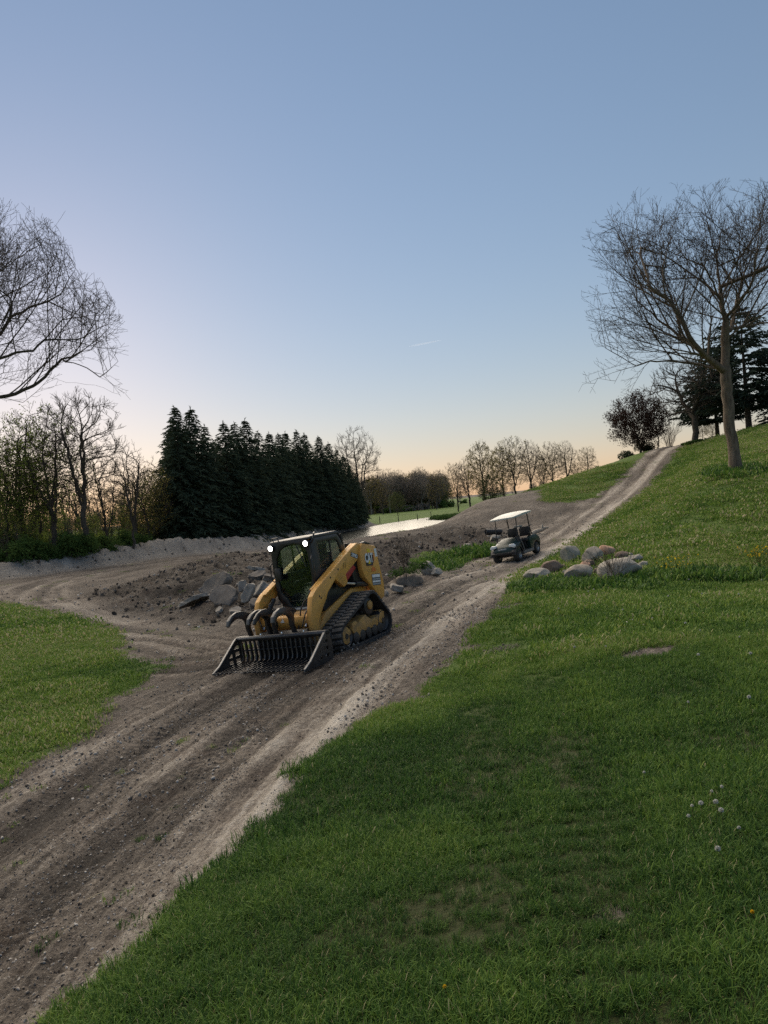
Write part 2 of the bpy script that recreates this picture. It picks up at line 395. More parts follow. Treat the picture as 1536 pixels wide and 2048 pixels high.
# ------------------------------------------------------------------ ground material
def ground_material():
    m, nt, out = new_mat('ground_soil_and_turf')
    tc = nd(nt, 'ShaderNodeTexCoord').outputs['Object']
    A = lambda n: nd(nt, 'ShaderNodeAttribute', attribute_name=n).outputs['Fac']
    gr, tone, ru, rv, lump, berm, lane, lu = A('grass'), A('tone'), A('ru'), A('rv'), A('lump'), A('berm'), A('lane'), A('lu')
    rvec = nd(nt, 'ShaderNodeCombineXYZ', {0: math_(nt, 'MULTIPLY', ru, 0.35), 1: math_(nt, 'MULTIPLY', rv, 4.0), 2: 0.0}).outputs[0]
    streak = noise(nt, rvec, 3.0, 6, 0.65)
    nA = noise(nt, tc, 1.3, 5, 0.6); nB = noise(nt, tc, 11.0, 6, 0.7); nC = noise(nt, tc, 45.0, 5, 0.75)
    streak2 = noise(nt, nd(nt, 'ShaderNodeCombineXYZ', {0: math_(nt, 'MULTIPLY', ru, 1.6), 1: math_(nt, 'MULTIPLY', rv, 9.0), 2: 0.5}).outputs[0], 3.0, 6, 0.7)
    t = math_(nt, 'ADD', tone, math_(nt, 'MULTIPLY', math_(nt, 'SUBTRACT', streak, 0.5), 0.60))
    t = math_(nt, 'ADD', t, math_(nt, 'MULTIPLY', math_(nt, 'SUBTRACT', streak2, 0.5), 0.55))
    t = math_(nt, 'ADD', t, math_(nt, 'MULTIPLY', math_(nt, 'SUBTRACT', nB, 0.5), 0.70))
    t = math_(nt, 'ADD', t, math_(nt, 'MULTIPLY', math_(nt, 'SUBTRACT', nC, 0.5), 1.05))
    cleat = math_(nt, 'SINE', math_(nt, 'ADD', math_(nt, 'MULTIPLY', lu, 2 * math.pi / 0.155), math_(nt, 'MULTIPLY', nA, 9.0)))
    cleat = math_(nt, 'MULTIPLY', math_(nt, 'MULTIPLY', cleat, lane), maprange(nt, nB, 0.35, 0.6))
    t = math_(nt, 'ADD', t, math_(nt, 'MULTIPLY', cleat, 0.10))
    soil = ramp(nt, t, [(0.0, (0.022, 0.018, 0.015)), (0.22, (0.058, 0.049, 0.042)), (0.45, (0.162, 0.139, 0.118)), (0.72, (0.35, 0.318, 0.278)), (1.0, (0.52, 0.485, 0.435))])
    red = maprange(nt, nA, 0.52, 0.72)
    soil = mixc(nt, math_(nt, 'MULTIPLY', red, 0.14), soil, (0.13, 0.075, 0.052))
    grey = mixc(nt, 0.5, soil, (0.29, 0.275, 0.25))
    soil = mixc(nt, math_(nt, 'MULTIPLY', berm, 0.8), soil, grey)
    # pale pebbles pressed into the surface
    vor = nd(nt, 'ShaderNodeTexVoronoi', {'Scale': 34.0, 'Randomness': 1.0}); nt.links.new(tc, vor.inputs['Vector'])
    vsep = nd(nt, 'ShaderNodeSeparateColor'); nt.links.new(vor.outputs['Color'], vsep.inputs[0])
    peb = math_(nt, 'MULTIPLY', math_(nt, 'LESS_THAN', vor.outputs['Distance'], 0.22), math_(nt, 'GREATER_THAN', vsep.outputs[0], 0.80))
    pebc = ramp(nt, vsep.outputs[1], [(0.0, (0.09, 0.08, 0.075)), (0.5, (0.24, 0.22, 0.20)), (1.0, (0.42, 0.40, 0.37))])
    soil = mixc(nt, math_(nt, 'MULTIPLY', peb, 0.8), soil, pebc)
    gl = noise(nt, tc, 0.35, 4, 0.6); gf = noise(nt, tc, 24.0, 4, 0.7); gm = noise(nt, tc, 2.2, 4, 0.6)
    turf = ramp(nt, gl, [(0.3, (0.048, 0.098, 0.016)), (0.5, (0.072, 0.138, 0.019)), (0.7, (0.105, 0.165, 0.024))])
    turf = mixc(nt, maprange(nt, gm, 0.35, 0.7), turf, (0.080, 0.125, 0.020))
    turf = mixc(nt, maprange(nt, gf, 0.45, 0.75, 0.0, 0.75), turf, (0.030, 0.048, 0.012))
    # dark thatch and soil colours near the camera, fading out with distance
    turf = mixc(nt, math_(nt, 'MULTIPLY', A('thatch'), 0.85), turf, mixc(nt, maprange(nt, gf, 0.35, 0.65), (0.030, 0.036, 0.014), (0.058, 0.062, 0.024)))
    gmask = math_(nt, 'ADD', gr, math_(nt, 'MULTIPLY', math_(nt, 'SUBTRACT', nB, 0.5), 0.9))
    gmask = maprange(nt, gmask, 0.38, 0.62)
    col = mixc(nt, gmask, soil, turf)
    hgt = math_(nt, 'ADD', math_(nt, 'MULTIPLY', nB, 0.6), math_(nt, 'MULTIPLY', nC, 0.35))
    hgt = math_(nt, 'ADD', hgt, math_(nt, 'MULTIPLY', streak2, 0.6))
    hgt = math_(nt, 'ADD', hgt, math_(nt, 'MULTIPLY', peb, 0.18))
    hgt = math_(nt, 'ADD', hgt, math_(nt, 'MULTIPLY', cleat, 0.55))
    bump = nd(nt, 'ShaderNodeBump', {'Strength': 1.0, 'Distance': 0.07, 'Height': hgt})
    b = nd(nt, 'ShaderNodeBsdfPrincipled', {'Base Color': col, 'Roughness': 0.95, 'Specular IOR Level': 0.25, 'Normal': bump.outputs[0]})
    nt.links.new(b.outputs[0], out.inputs[0])
    return m
MAT_GROUND = ground_material()

# ------------------------------------------------------------------ one sheet of ground, cut into its named surfaces
def build_ground():
    fine = np.radians(np.arange(-37, 37.01, 0.155))
    coarse = np.radians(np.arange(41, 319.1, 4.0))
    ang = np.r_[fine, coarse]
    rad = np.r_[0.25, 0.6, 0.9, np.exp(np.arange(math.log(1.15), math.log(150), 0.0092)), np.exp(np.arange(math.log(153), math.log(700), 0.03)), 1000, 1600, 2600, 4500, 9000]
    na, nr = len(ang), len(rad)
    Rr, Aa = np.meshgrid(rad, ang, indexing='ij')
    X = (Rr * np.sin(Aa)).ravel(); Y = (Rr * np.cos(Aa)).ravel()
    f = fields(X, Y)
    Z = h_base(X, Y) + f['dz']
    V = np.c_[X, Y, Z]
    idx = np.arange(nr * na).reshape(nr, na)
    j2 = np.roll(np.arange(na), -1)
    F = np.stack([idx[:-1, :], idx[:-1][:, j2], idx[1:][:, j2], idx[1:, :]], -1).reshape(-1, 4)[:, ::-1]
    # vertex normals of the whole sheet, kept where the sheet is cut
    e1 = V[F[:, 2]] - V[F[:, 0]]; e2 = V[F[:, 3]] - V[F[:, 1]]
    fn = np.cross(e1, e2); fn /= np.linalg.norm(fn, axis=1)[:, None] + 1e-12
    VN = np.zeros_like(V)
    for k in range(4): np.add.at(VN, F[:, k], fn)
    VN /= np.linalg.norm(VN, axis=1)[:, None] + 1e-12
    fm = lambda n: f[n][F].mean(1)
    g, rd, bm = fm('grass'), fm('road'), fm('berm')
    fr = np.hypot(X, Y)[F].mean(1)
    cls = np.where(g > 0.5, np.where(fr > 78, 4, 0), np.where(bm > 0.5, 3, np.where(rd > 0.5, 1, 2)))
    centre = len(V)
    for c, name, lab in ((0, 'lawn', 'short green lawn on both sides of the dirt road'), (1, 'dirt_road', 'rutted brown dirt road climbing the hill'),
                         (2, 'dirt_ground', 'bare disturbed brown earth between road and earth bank'), (3, 'earth_bank_ground', 'long low bank of pale grey earth below the evergreens'), (4, 'far_field', 'green fields beyond the pond and over the hill')):
        Fc = F[cls == c]
        if not len(Fc): continue
        used, inv = np.unique(Fc, return_inverse=True)
        Vc = V[used]; Fl = inv.reshape(-1, 4)
        me = fast_mesh(name, Vc, Fl, MAT_GROUND)
        for a in ('grass', 'tone', 'ru', 'rv', 'lump', 'berm', 'lane', 'lu', 'thatch'):
            at_ = me.attributes.new(a, 'FLOAT', 'POINT'); at_.data.foreach_set('value', f[a][used].astype(np.float32))
        me.normals_split_custom_set_from_vertices(VN[used].astype(np.float32).tolist())
        o = link(name, me)
        tag(o, lab, kind='structure')
build_ground()

# ------------------------------------------------------------------ pond
def build_pond():
    m, nt, out = new_mat('pond_water')
    tc = nd(nt, 'ShaderNodeTexCoord').outputs['Object']
    mp = nd(nt, 'ShaderNodeMapping', {'Scale': (1.0, 0.45, 1.0)}); nt.links.new(tc, mp.inputs[0])
    n = noise(nt, mp.outputs[0], 2.2, 4, 0.6)
    bump = nd(nt, 'ShaderNodeBump', {'Strength': 0.35, 'Distance': 0.08, 'Height': n})
    b = nd(nt, 'ShaderNodeBsdfPrincipled', {'Base Color': (0.03, 0.035, 0.03, 1), 'Roughness': 0.22, 'IOR': 1.33, 'Normal': bump.outputs[0]})
    nt.links.new(b.outputs[0], out.inputs[0])
    ring = [(-13, 68), (-4, 56), (8, 60), (16, 75), (19, 100), (24, 145), (18, 160), (5, 150), (-6, 124), (-12, 95)]
    V = [(x, y, POND_Z) for x, y in ring]
    o = mesh_obj('pond_water', V, [list(range(len(V)))], m)
    tag(o, 'still pond reflecting the pale sky', kind='structure')
build_pond()
# ------------------------------------------------------------------ plant materials
def bark_mat(name, a, b, scale=14.0):
    m, nt, out = new_mat(name)
    tc = nd(nt, 'ShaderNodeTexCoord').outputs['Object']
    mp = nd(nt, 'ShaderNodeMapping', {'Scale': (1.0, 1.0, 0.18)}); nt.links.new(tc, mp.inputs[0])
    n = noise(nt, mp.outputs[0], scale, 6, 0.7); n2 = noise(nt, tc, 2.5, 3, 0.6)
    c = mixc(nt, maprange(nt, n, 0.35, 0.68), a, b)
    c = mixc(nt, maprange(nt, n2, 0.5, 0.75, 0.0, 0.35), c, (0.08, 0.085, 0.05))
    bmp = nd(nt, 'ShaderNodeBump', {'Strength': 0.8, 'Distance': 0.04, 'Height': n})
    s = nd(nt, 'ShaderNodeBsdfPrincipled', {'Base Color': c, 'Roughness': 0.9, 'Specular IOR Level': 0.2, 'Normal': bmp.outputs[0]})
    nt.links.new(s.outputs[0], out.inputs[0]); return m
def leaf_mat(name, a, b, trans=0.35, scale=0.9):
    m, nt, out = new_mat(name)
    tc = nd(nt, 'ShaderNodeTexCoord').outputs['Object']
    n = noise(nt, tc, scale, 4, 0.7)
    rnd = nd(nt, 'ShaderNodeObjectInfo').outputs['Random']
    f = math_(nt, 'ADD', maprange(nt, n, 0.3, 0.7), math_(nt, 'MULTIPLY', math_(nt, 'SUBTRACT', rnd, 0.5), 0.5), clamp=True)
    c = mixc(nt, f, a, b)
    d = nd(nt, 'ShaderNodeBsdfDiffuse', {'Color': c}); t = nd(nt, 'ShaderNodeBsdfTranslucent', {'Color': c})
    mx = nd(nt, 'ShaderNodeMixShader', {0: trans}); nt.links.new(d.outputs[0], mx.inputs[1]); nt.links.new(t.outputs[0], mx.inputs[2])
    nt.links.new(mx.outputs[0], out.inputs[0]); return m
BARK = bark_mat('bark_grey_brown', (0.045, 0.037, 0.030), (0.105, 0.088, 0.072))
BARK_L = bark_mat('bark_pale_ridged', (0.075, 0.058, 0.044), (0.21, 0.165, 0.125), 9.0)
HAZE_TWIG = bark_mat('far_twig_hazed', (0.15, 0.13, 0.112), (0.25, 0.22, 0.19))  # haze painted in: paler twig colours stand in for distance
TWIG = bark_mat('twig_brown', (0.040, 0.032, 0.027), (0.085, 0.068, 0.056))
BUD = leaf_mat('budding_leaves', (0.15, 0.13, 0.035), (0.22, 0.19, 0.06), 0.5)
SPRING = leaf_mat('spring_leaves', (0.095, 0.140, 0.030), (0.180, 0.225, 0.055), 0.55)
UNDER = leaf_mat('undergrowth_leaves', (0.045, 0.088, 0.028), (0.085, 0.135, 0.040), 0.35)
UNDER_Y = leaf_mat('understory_leaves', (0.088, 0.130, 0.028), (0.165, 0.205, 0.052), 0.5)
MIDGREEN = leaf_mat('fresh_green_leaves', (0.055, 0.080, 0.026), (0.095, 0.115, 0.042), 0.4)
NEEDLE = leaf_mat('spruce_needles', (0.040, 0.056, 0.038), (0.072, 0.094, 0.060), 0.2, 0.7)
PINE_N = leaf_mat('pine_needles', (0.026, 0.038, 0.030), (0.048, 0.064, 0.048), 0.15, 0.7)
COPPER = leaf_mat('copper_leaves', (0.032, 0.019, 0.016), (0.062, 0.034, 0.027), 0.25)

# ------------------------------------------------------------------ branch growth
def colonize(seeds, par, att, step, infl, kill, iters, rg, up=0.03, jit=0.12):
    """grow branches from a few limbs towards free spots in the crown"""
    P = [np.array(s, float) for s in seeds]; par = list(par); kids = [0] * len(P)
    att = np.array(att, float)
    DV = [P[i] - P[p] if p >= 0 else np.array([0, 0, 1.0]) for i, p in enumerate(par)]
    DV = [d / (np.linalg.norm(d) + 1e-9) for d in DV]
    X = np.array(P)
    D = ((att[:, None] - X[None]) ** 2).sum(-1); near = D.argmin(1); nd2 = D.min(1)
    for it in range(iters):
        keep = nd2 > kill * kill
        att, near, nd2 = att[keep], near[keep], nd2[keep]
        if not len(att): break
        m = nd2 < infl * infl
        if not m.any(): break
        v = att[m] - np.array(P)[near[m]]
        v /= np.linalg.norm(v, axis=1)[:, None] + 1e-9
        acc = {}
        for i, k in enumerate(near[m]):
            if k in acc: acc[k] += v[i]
            else: acc[k] = v[i].copy()
        new = []
        for k, d in acc.items():
            if kids[k] > 3: continue
            d = d / (np.linalg.norm(d) + 1e-9) + (0.75 if kids[k] == 0 else 0.25) * DV[k] + rg.normal(0, jit, 3) + np.array([0, 0, up])
            d /= np.linalg.norm(d); DV.append(d)
            new.append(len(P)); P.append(P[k] + d * step * rg.uniform(0.8, 1.2)); par.append(k); kids[k] += 1; kids.append(0)
        if not new: break
        Xn = np.array([P[i] for i in new])
        for c in range(0, len(Xn), 400):
            D = ((att[:, None] - Xn[None, c:c + 400]) ** 2).sum(-1)
            j = D.argmin(1); dm = D[np.arange(len(att)), j]
            b = dm < nd2
            nd2[b] = dm[b]; near[b] = np.array(new)[c + j[b]]
    return P, par
def add_twigs(P, par, rg, length, n, depth=2, up=0.25, only_thin=None):
    """fine twigs at the branch ends"""
    n0 = len(P); kids = np.zeros(n0, int)
    for p in par:
        if p >= 0: kids[p] += 1
    src = [i for i in range(n0) if par[i] >= 0 and (kids[i] == 0 or (kids[i] == 1 and (only_thin is None or only_thin[i])))]
    level = [(i, length) for i in src]
    for d in range(depth):
        nxt = []
        for i, L in level:
            base = P[i] - P[par[i]]; base = base / (np.linalg.norm(base) + 1e-9)
            m = n if d == 0 else max(1, n - 1)
            for _ in range(m):
                if d == 0 and kids[min(i, n0 - 1)] == 1 and rg.random() < 0.45: continue
                v = base + rg.normal(0, 0.42, 3) + np.array([0, 0, up]); v /= np.linalg.norm(v)
                ll = L * rg.uniform(0.55, 1.2)
                P.append(P[i] + v * ll * 0.5); par.append(i); a = len(P) - 1
                v2 = v + rg.normal(0, 0.14, 3) + np.array([0, 0, up * 0.5]); v2 /= np.linalg.norm(v2)
                P.append(P[a] + v2 * ll * 0.5); par.append(a)
                nxt += [(a, L * 0.6), (len(P) - 1, L * 0.6)]
        level = nxt
    return P, par
def ramify(P, par, inside, rg, skip, levels):
    """side branches in ever finer orders, fanning up and out from the limbs"""
    P = [Vector(p) for p in P]; par = list(par); rr = random.Random(int(rg.integers(1, 1 << 30)))
    gs = lambda s: Vector((rr.gauss(0, s), rr.gauss(0, s), rr.gauss(0, s)))
    cur = []
    ends = set(range(len(P))) - set(par)
    for i in range(len(P)):
        if par[i] >= 0 and not skip(P[i]): cur.append((i, (P[i] - P[par[i]]).normalized(), i in ends))
    gap0 = 0.33
    for li, (spacing, l0, l1, a0, a1, step, up, curv) in enumerate(levels):
        nxt = []
        for i, d, end in cur:
            reps = 2 if end else (1 if rr.random() < gap0 / spacing else 0)
            for q in range(reps):
                best = None
                for c in range(2):
                    ax = d.cross(gs(1.0)).normalized(); a = R(rr.uniform(a0, a1)) * (0.35 if end and q == 0 else 1)
                    v = (d * math.cos(a) + ax * math.sin(a)).normalized(); sc_ = v.z * 0.45 + rr.random()
                    if best is None or sc_ > best[0]: best = (sc_, v)
                v = best[1]; L = rr.uniform(l0, l1); n = max(1, int(round(L / step))); k = i
                for s_ in range(n):
                    v = (v + gs(curv) + Vector((0, 0, up))).normalized(); p = P[k] + v * (L / n)
                    if not inside(p): break
                    P.append(p); par.append(k); k = len(P) - 1
                    nxt.append((k, v, s_ == n - 1))
        cur = nxt; gap0 = step
    return [np.array(p) for p in P], par
def envelope(poly, D, deep):
    xs = np.arange(min(p[0] for p in poly) - 8, max(p[0] for p in poly) + 8, 4.0); ys = np.arange(min(p[1] for p in poly) - 8, max(p[1] for p in poly) + 8, 4.0)
    X, Y = np.meshgrid(xs, ys, indexing='ij'); S = poly_sd(X, Y, poly); RT = CAM_R.T
    def inside(p):
        x, y, z = p.x, p.y, p.z - CAM_Z
        cx = RT[0, 0] * x + RT[0, 1] * y + RT[0, 2] * z; cy = RT[1, 0] * x + RT[1, 1] * y + RT[1, 2] * z; cz = -(RT[2, 0] * x + RT[2, 1] * y + RT[2, 2] * z)
        i = int((768 + FPX * cx / cz - xs[0]) / 4); j = int((1024 - FPX * cy / cz - ys[0]) / 4)
        if i < 0 or j < 0 or i >= len(xs) or j >= len(ys): return False
        sd_ = -S[i, j]
        return sd_ > 0 and abs(y - D) < min(deep, sd_ / FPX * D * 1.2 + 0.5)
    return inside
BIG_LEVELS = [(0.50, 1.9, 4.4, 32, 60, 0.32, 0.010, 0.035), (0.37, 0.8, 1.8, 32, 58, 0.26, 0.012, 0.04), (0.28, 0.32, 0.70, 30, 55, 0.20, 0.02, 0.04), (0.20, 0.12, 0.28, 25, 50, 0.28, 0.04, 0.0)]
def radii(P, par, r_tip, r_trunk):
    n = len(P); cnt = np.zeros(n)
    kids = [[] for _ in range(n)]
    for i, p in enumerate(par):
        if p >= 0: kids[p].append(i)
    order = []; st = [i for i in range(n) if par[i] < 0]
    while st:
        i = st.pop(); order.append(i); st += kids[i]
    for i in reversed(order):
        cnt[i] = max(1.0, sum(cnt[k] for k in kids[i]))
    p = 2.2           # each fork keeps its cross-section, so limbs thin out quickly
    r = r_trunk * (cnt / cnt.max()) ** (1.0 / p)
    return np.maximum(r, r_tip), kids, order, cnt
def tubes(P, par, r, kids, order, sel):
    """one tube per unbroken run of branch; SEL(radius) picks which runs' points are kept"""
    V = []; F = []
    start = [i for i in order if par[i] < 0]
    todo = [(i, None) for i in start]
    nv = 0
    while todo:
        i, frm = todo.pop()
        chain = [i]
        if frm is not None: chain = [frm, i]
        while kids[chain[-1]]:
            ks = sorted(kids[chain[-1]], key=lambda k: -r[k])
            for k in ks[1:]: todo.append((k, chain[-1]))
            chain.append(ks[0])
        rr = [r[k] for k in chain]
        if frm is not None: rr[0] = min(r[frm], rr[1] * 1.25)
        # split the run where it passes the thickness limit
        a = 0
        while a < len(chain) - 1:
            if not sel(rr[a + 1]): a += 1; continue
            b = a + 1
            while b < len(chain) - 1 and sel(rr[b + 1]): b += 1
            seg = chain[a:b + 1]; sr = rr[a:b + 1]
            m = 9 if sr[0] > 0.12 else 6 if sr[0] > 0.045 else 4 if sr[0] > 0.018 else 3
            X = np.array([P[k] for k in seg]); T = np.gradient(X, axis=0); T /= np.linalg.norm(T, axis=1)[:, None] + 1e-9
            u = np.cross(T[0], [0.3, 0.9, 0.2]); u /= np.linalg.norm(u) + 1e-9
            ca = np.cos(2 * np.pi * np.arange(m) / m); sa = np.sin(2 * np.pi * np.arange(m) / m)
            for q in range(len(seg)):
                u = u - T[q] * u.dot(T[q]); u /= np.linalg.norm(u) + 1e-9; w = np.cross(T[q], u)
                V.append(X[q] + sr[q] * (ca[:, None] * u + sa[:, None] * w))
            for q in range(len(seg) - 1):
                s0 = nv + q * m; s1 = s0 + m
                for k in range(m): F.append((s0 + k, s0 + (k + 1) % m, s1 + (k + 1) % m, s1 + k))
            nv += m * len(seg)
            a = b
    if not V: return np.zeros((0, 3)), np.zeros((0, 4), int)
    return np.vstack(V), np.array(F)
def segments(P, par, r, cut):
    """every thin branch piece as a three-sided rod"""
    X = np.array(P); pa = np.array(par); i = np.where((pa >= 0) & (r < cut))[0]
    A, B = X[pa[i]], X[i]; rb = r[i]; ra = np.minimum(r[pa[i]], rb * 1.35)
    T = B - A; T /= np.linalg.norm(T, axis=1)[:, None] + 1e-9
    U = np.cross(T, np.array([0.31, 0.88, 0.23])); U /= np.linalg.norm(U, axis=1)[:, None] + 1e-9; W = np.cross(T, U)
    V = np.zeros((len(i), 6, 3))
    for k in range(3):
        c, s = math.cos(2.0944 * k), math.sin(2.0944 * k); o = c * U + s * W
        V[:, k] = A + ra[:, None] * o; V[:, 3 + k] = B + rb[:, None] * o
    b = (np.arange(len(i)) * 6)[:, None]
    F = np.concatenate([b + np.array([[k, (k + 1) % 3, 3 + (k + 1) % 3, 3 + k]]) for k in range(3)])
    return V.reshape(-1, 3), F
def thick(P, par, r, kids, order, cut):
    k2 = [[c for c in ks if r[c] >= cut] for ks in kids]
    return tubes(P, par, r, k2, order, lambda q: q >= cut)
def leaf_quads(C, size, rg, flat=0.0):
    """small pointed leaf faces at the given spots"""
    n = len(C)
    a = rg.normal(size=(n, 3)); a[:, 2] *= (1 - flat); a /= np.linalg.norm(a, axis=1)[:, None]
    b = np.cross(a, rg.normal(size=(n, 3))); b /= np.linalg.norm(b, axis=1)[:, None]
    s = (size * rg.uniform(0.6, 1.4, n))[:, None]
    V = np.stack([C - a * s, C + b * s * 0.55, C + a * s, C - b * s * 0.55], 1).reshape(-1, 3)
    return V, np.arange(4 * n).reshape(-1, 4)
def bare_tree_meshes(name, P, par, r_tip, r_trunk, rg, bark, cut=0.03, leaf=None, leaf_size=0.05, leaf_n=0, leaf_spread=0.12):
    r, kids, order, cnt = radii(P, par, r_tip, r_trunk)
    # root flare
    out = []
    V, F = thick(P, par, r, kids, order, cut); out.append(('trunk', fast_mesh(name + '_trunk', V, F, bark)))
    V, F = segments(P, par, r, cut); out.append(('crown', fast_mesh(name + '_crown', V, F, TWIG)))
    if leaf is not None and leaf_n:
        tips = np.array([P[i] for i in range(len(P)) if r[i] < cut * 0.6])
        C = tips[rg.integers(0, len(tips), leaf_n)] + rg.normal(0, leaf_spread, (leaf_n, 3))
        V, F = leaf_quads(C, leaf_size, rg); out.append(('leaves', fast_mesh(name + '_leaves', V, F, leaf, smooth=False)))
    return out
def subdivide(pts, step):
    out = [np.array(pts[0], float)]
    for a, b in zip(pts[:-1], pts[1:]):
        a = np.array(a, float); b = np.array(b, float); n = max(1, int(round(np.linalg.norm(b - a) / step)))
        out += [a + (b - a) * k / n for k in range(1, n + 1)]
    return out
def skeleton(limbs, step, rg, wob=0.05):
    """limbs: list of polylines; a limb after the first starts at the nearest spot already grown"""
    P = []; par = []
    for L in limbs:
        L = [np.array(p, float) for p in L]
        if P:
            X = np.array(P); k = int(((X - L[0]) ** 2).sum(1).argmin()); L = [P[k]] + L[1:]
        S = subdivide(L, step)
        if not P: P.append(S[0]); par.append(-1); prev = 0
        else: prev = k
        for s in S[1:]:
            P.append(s + rg.normal(0, wob, 3)); par.append(prev); prev = len(P) - 1
    return P, par
def put_tree(name, parts, loc, rz=0.0, sc=1.0, label=None, cat='tree', group=None, sz=None):
    root = empty(name, loc, rz); root.scale = (sc, sc, sz or sc)
    for pn, me in parts: link(pn, me, root)
    tag(root, label, cat, group)
    return root
def poly_samples(poly, n, rg):
    P = np.array(poly, float); lo, hi = P.min(0), P.max(0); out = np.zeros((0, 2)); dist = np.zeros(0)
    while len(out) < n:
        q = rg.uniform(lo, hi, (n * 2, 2)); s = poly_sd(q[:, 0], q[:, 1], P)
        out = np.vstack([out, q[s < 0]]); dist = np.r_[dist, -s[s < 0]]
    return out[:n], dist[:n]

# ------------------------------------------------------------------ the large bare tree on the hill
def big_hill_tree():
    rg = np.random.default_rng(101); D = 30.0
    bx, by = at(1472, 940, D)[:2]; base = np.array([bx, by, gz(bx, by) - 0.15])
    A = lambda x, y, dd=0.0: at(x, y, D + dd)
    limbs = [
        [base, A(1461, 860), A(1455, 790), A(1450, 730), A(1451, 679), A(1450, 648, -.2)],
        [A(1446, 752), A(1418, 718, -.5), A(1389, 689, -1), A(1362, 640, -1.2), A(1339, 601, -1.3), A(1300, 575, -1.6), A(1270, 561, -1.9), A(1239, 520, -2.0), A(1200, 472, -2.0)],
        [A(1426, 722), A(1370, 679, .8), A(1314, 636, 1.6), A(1275, 600, 2.0), A(1240, 545, 2.6), A(1190, 520, 2.8)],
        [A(1440, 745), A(1400, 730, .5), A(1345, 722, .6), A(1300, 722, .4), A(1258, 735, .3), A(1210, 752, .2), A(1165, 770, 0)],
        [A(1352, 625, -1.2), A(1330, 590, -1.4), A(1326, 539, -1.6), A(1320, 476, -2.2), A(1322, 414, -2.4)],
        [A(1305, 578, -1.6), A(1285, 520, -.6), A(1275, 460, .3), A(1270, 410, .6)],
        [A(1450, 650), A(1440, 600, -.4), A(1426, 564, -.8), A(1401, 520, -1.4), A(1380, 470, -2), A(1370, 410, -2.4)],
        [A(1428, 568), A(1385, 548, .8), A(1362, 500, 1.8), A(1350, 430, 2.2)],
        [A(1450, 648), A(1440, 590, .6), A(1432, 520, 1.2), A(1445, 450, 1.6), A(1440, 395, 1.8)],
        [A(1451, 645), A(1467, 620, -.6), A(1507, 564, -1.6), A(1511, 507, -2), A(1540, 468, -2.4), A(1560, 400, -2.6)],
        [A(1508, 562), A(1545, 530, -.8), A(1590, 480, .2), A(1620, 420, .8)],
        [A(1455, 665), A(1500, 650, 1), A(1540, 645, 2), A(1600, 600, 2.6), A(1660, 560, 3)],
        [A(1455, 680), A(1500, 690, -1.5), A(1560, 680, -2.4), A(1630, 650, -3)],
        [A(1458, 655), A(1475, 600, 1.5), A(1490, 540, 2.4), A(1485, 470, 2.8), A(1480, 400, 3)],
        [A(1405, 725), A(1360, 700, -2), A(1310, 680, -3.2), A(1260, 665, -3.8), A(1205, 640, -4)],
        [A(1395, 695, .3), A(1350, 660, 2.4), A(1300, 655, 3.6), A(1240, 660, 4), A(1190, 655, 4)],
    ]
    P, par = skeleton(limbs, 0.33, rg, 0.022)
    poly = [(1150, 505), (1172, 445), (1225, 405), (1275, 372), (1335, 362), (1400, 368), (1450, 352), (1510, 345), (1590, 325), (1690, 400), (1730, 560), (1690, 690), (1600, 720), (1520, 712), (1455, 690), (1420, 715), (1380, 745), (1310, 770), (1240, 790), (1150, 785), (1160, 740), (1185, 700), (1165, 620)]
    zlow = at(1450, 770, D)[2]
    P, par = ramify(P, par, envelope(poly, D, 4.6), rg, lambda p: p.z < zlow, BIG_LEVELS)
    org = base + np.array([0, 0, 0.15]); P = [p - org for p in P]
    r, kids, order, cnt = radii(P, par, 0.0050, 0.215)
    z = np.array([p[2] for p in P]); r = r * np.where((r > 0.2), 1 + 0.45 * np.exp(-np.maximum(z, 0) / 0.35), 1)
    parts = []
    V, F = thick(P, par, r, kids, order, 0.022); parts.append(('trunk', fast_mesh('hill_tree_trunk', V, F, BARK_L)))
    V, F = segments(P, par, r, 0.022); parts.append(('crown', fast_mesh('hill_tree_crown', V, F, TWIG)))
    tips = np.array([P[i] for i in range(len(P)) if r[i] < 0.006]); nb = 5000
    C = tips[rg.integers(0, len(tips), nb)] + rg.normal(0, 0.03, (nb, 3))
    V, F = leaf_quads(C, 0.016, rg); parts.append(('buds', fast_mesh('hill_tree_buds', V, F, TWIG, smooth=False)))
    put_tree('bare_tree', parts, tuple(org), label='large bare spreading tree standing on the grassy hill beside the dirt road')
big_hill_tree()

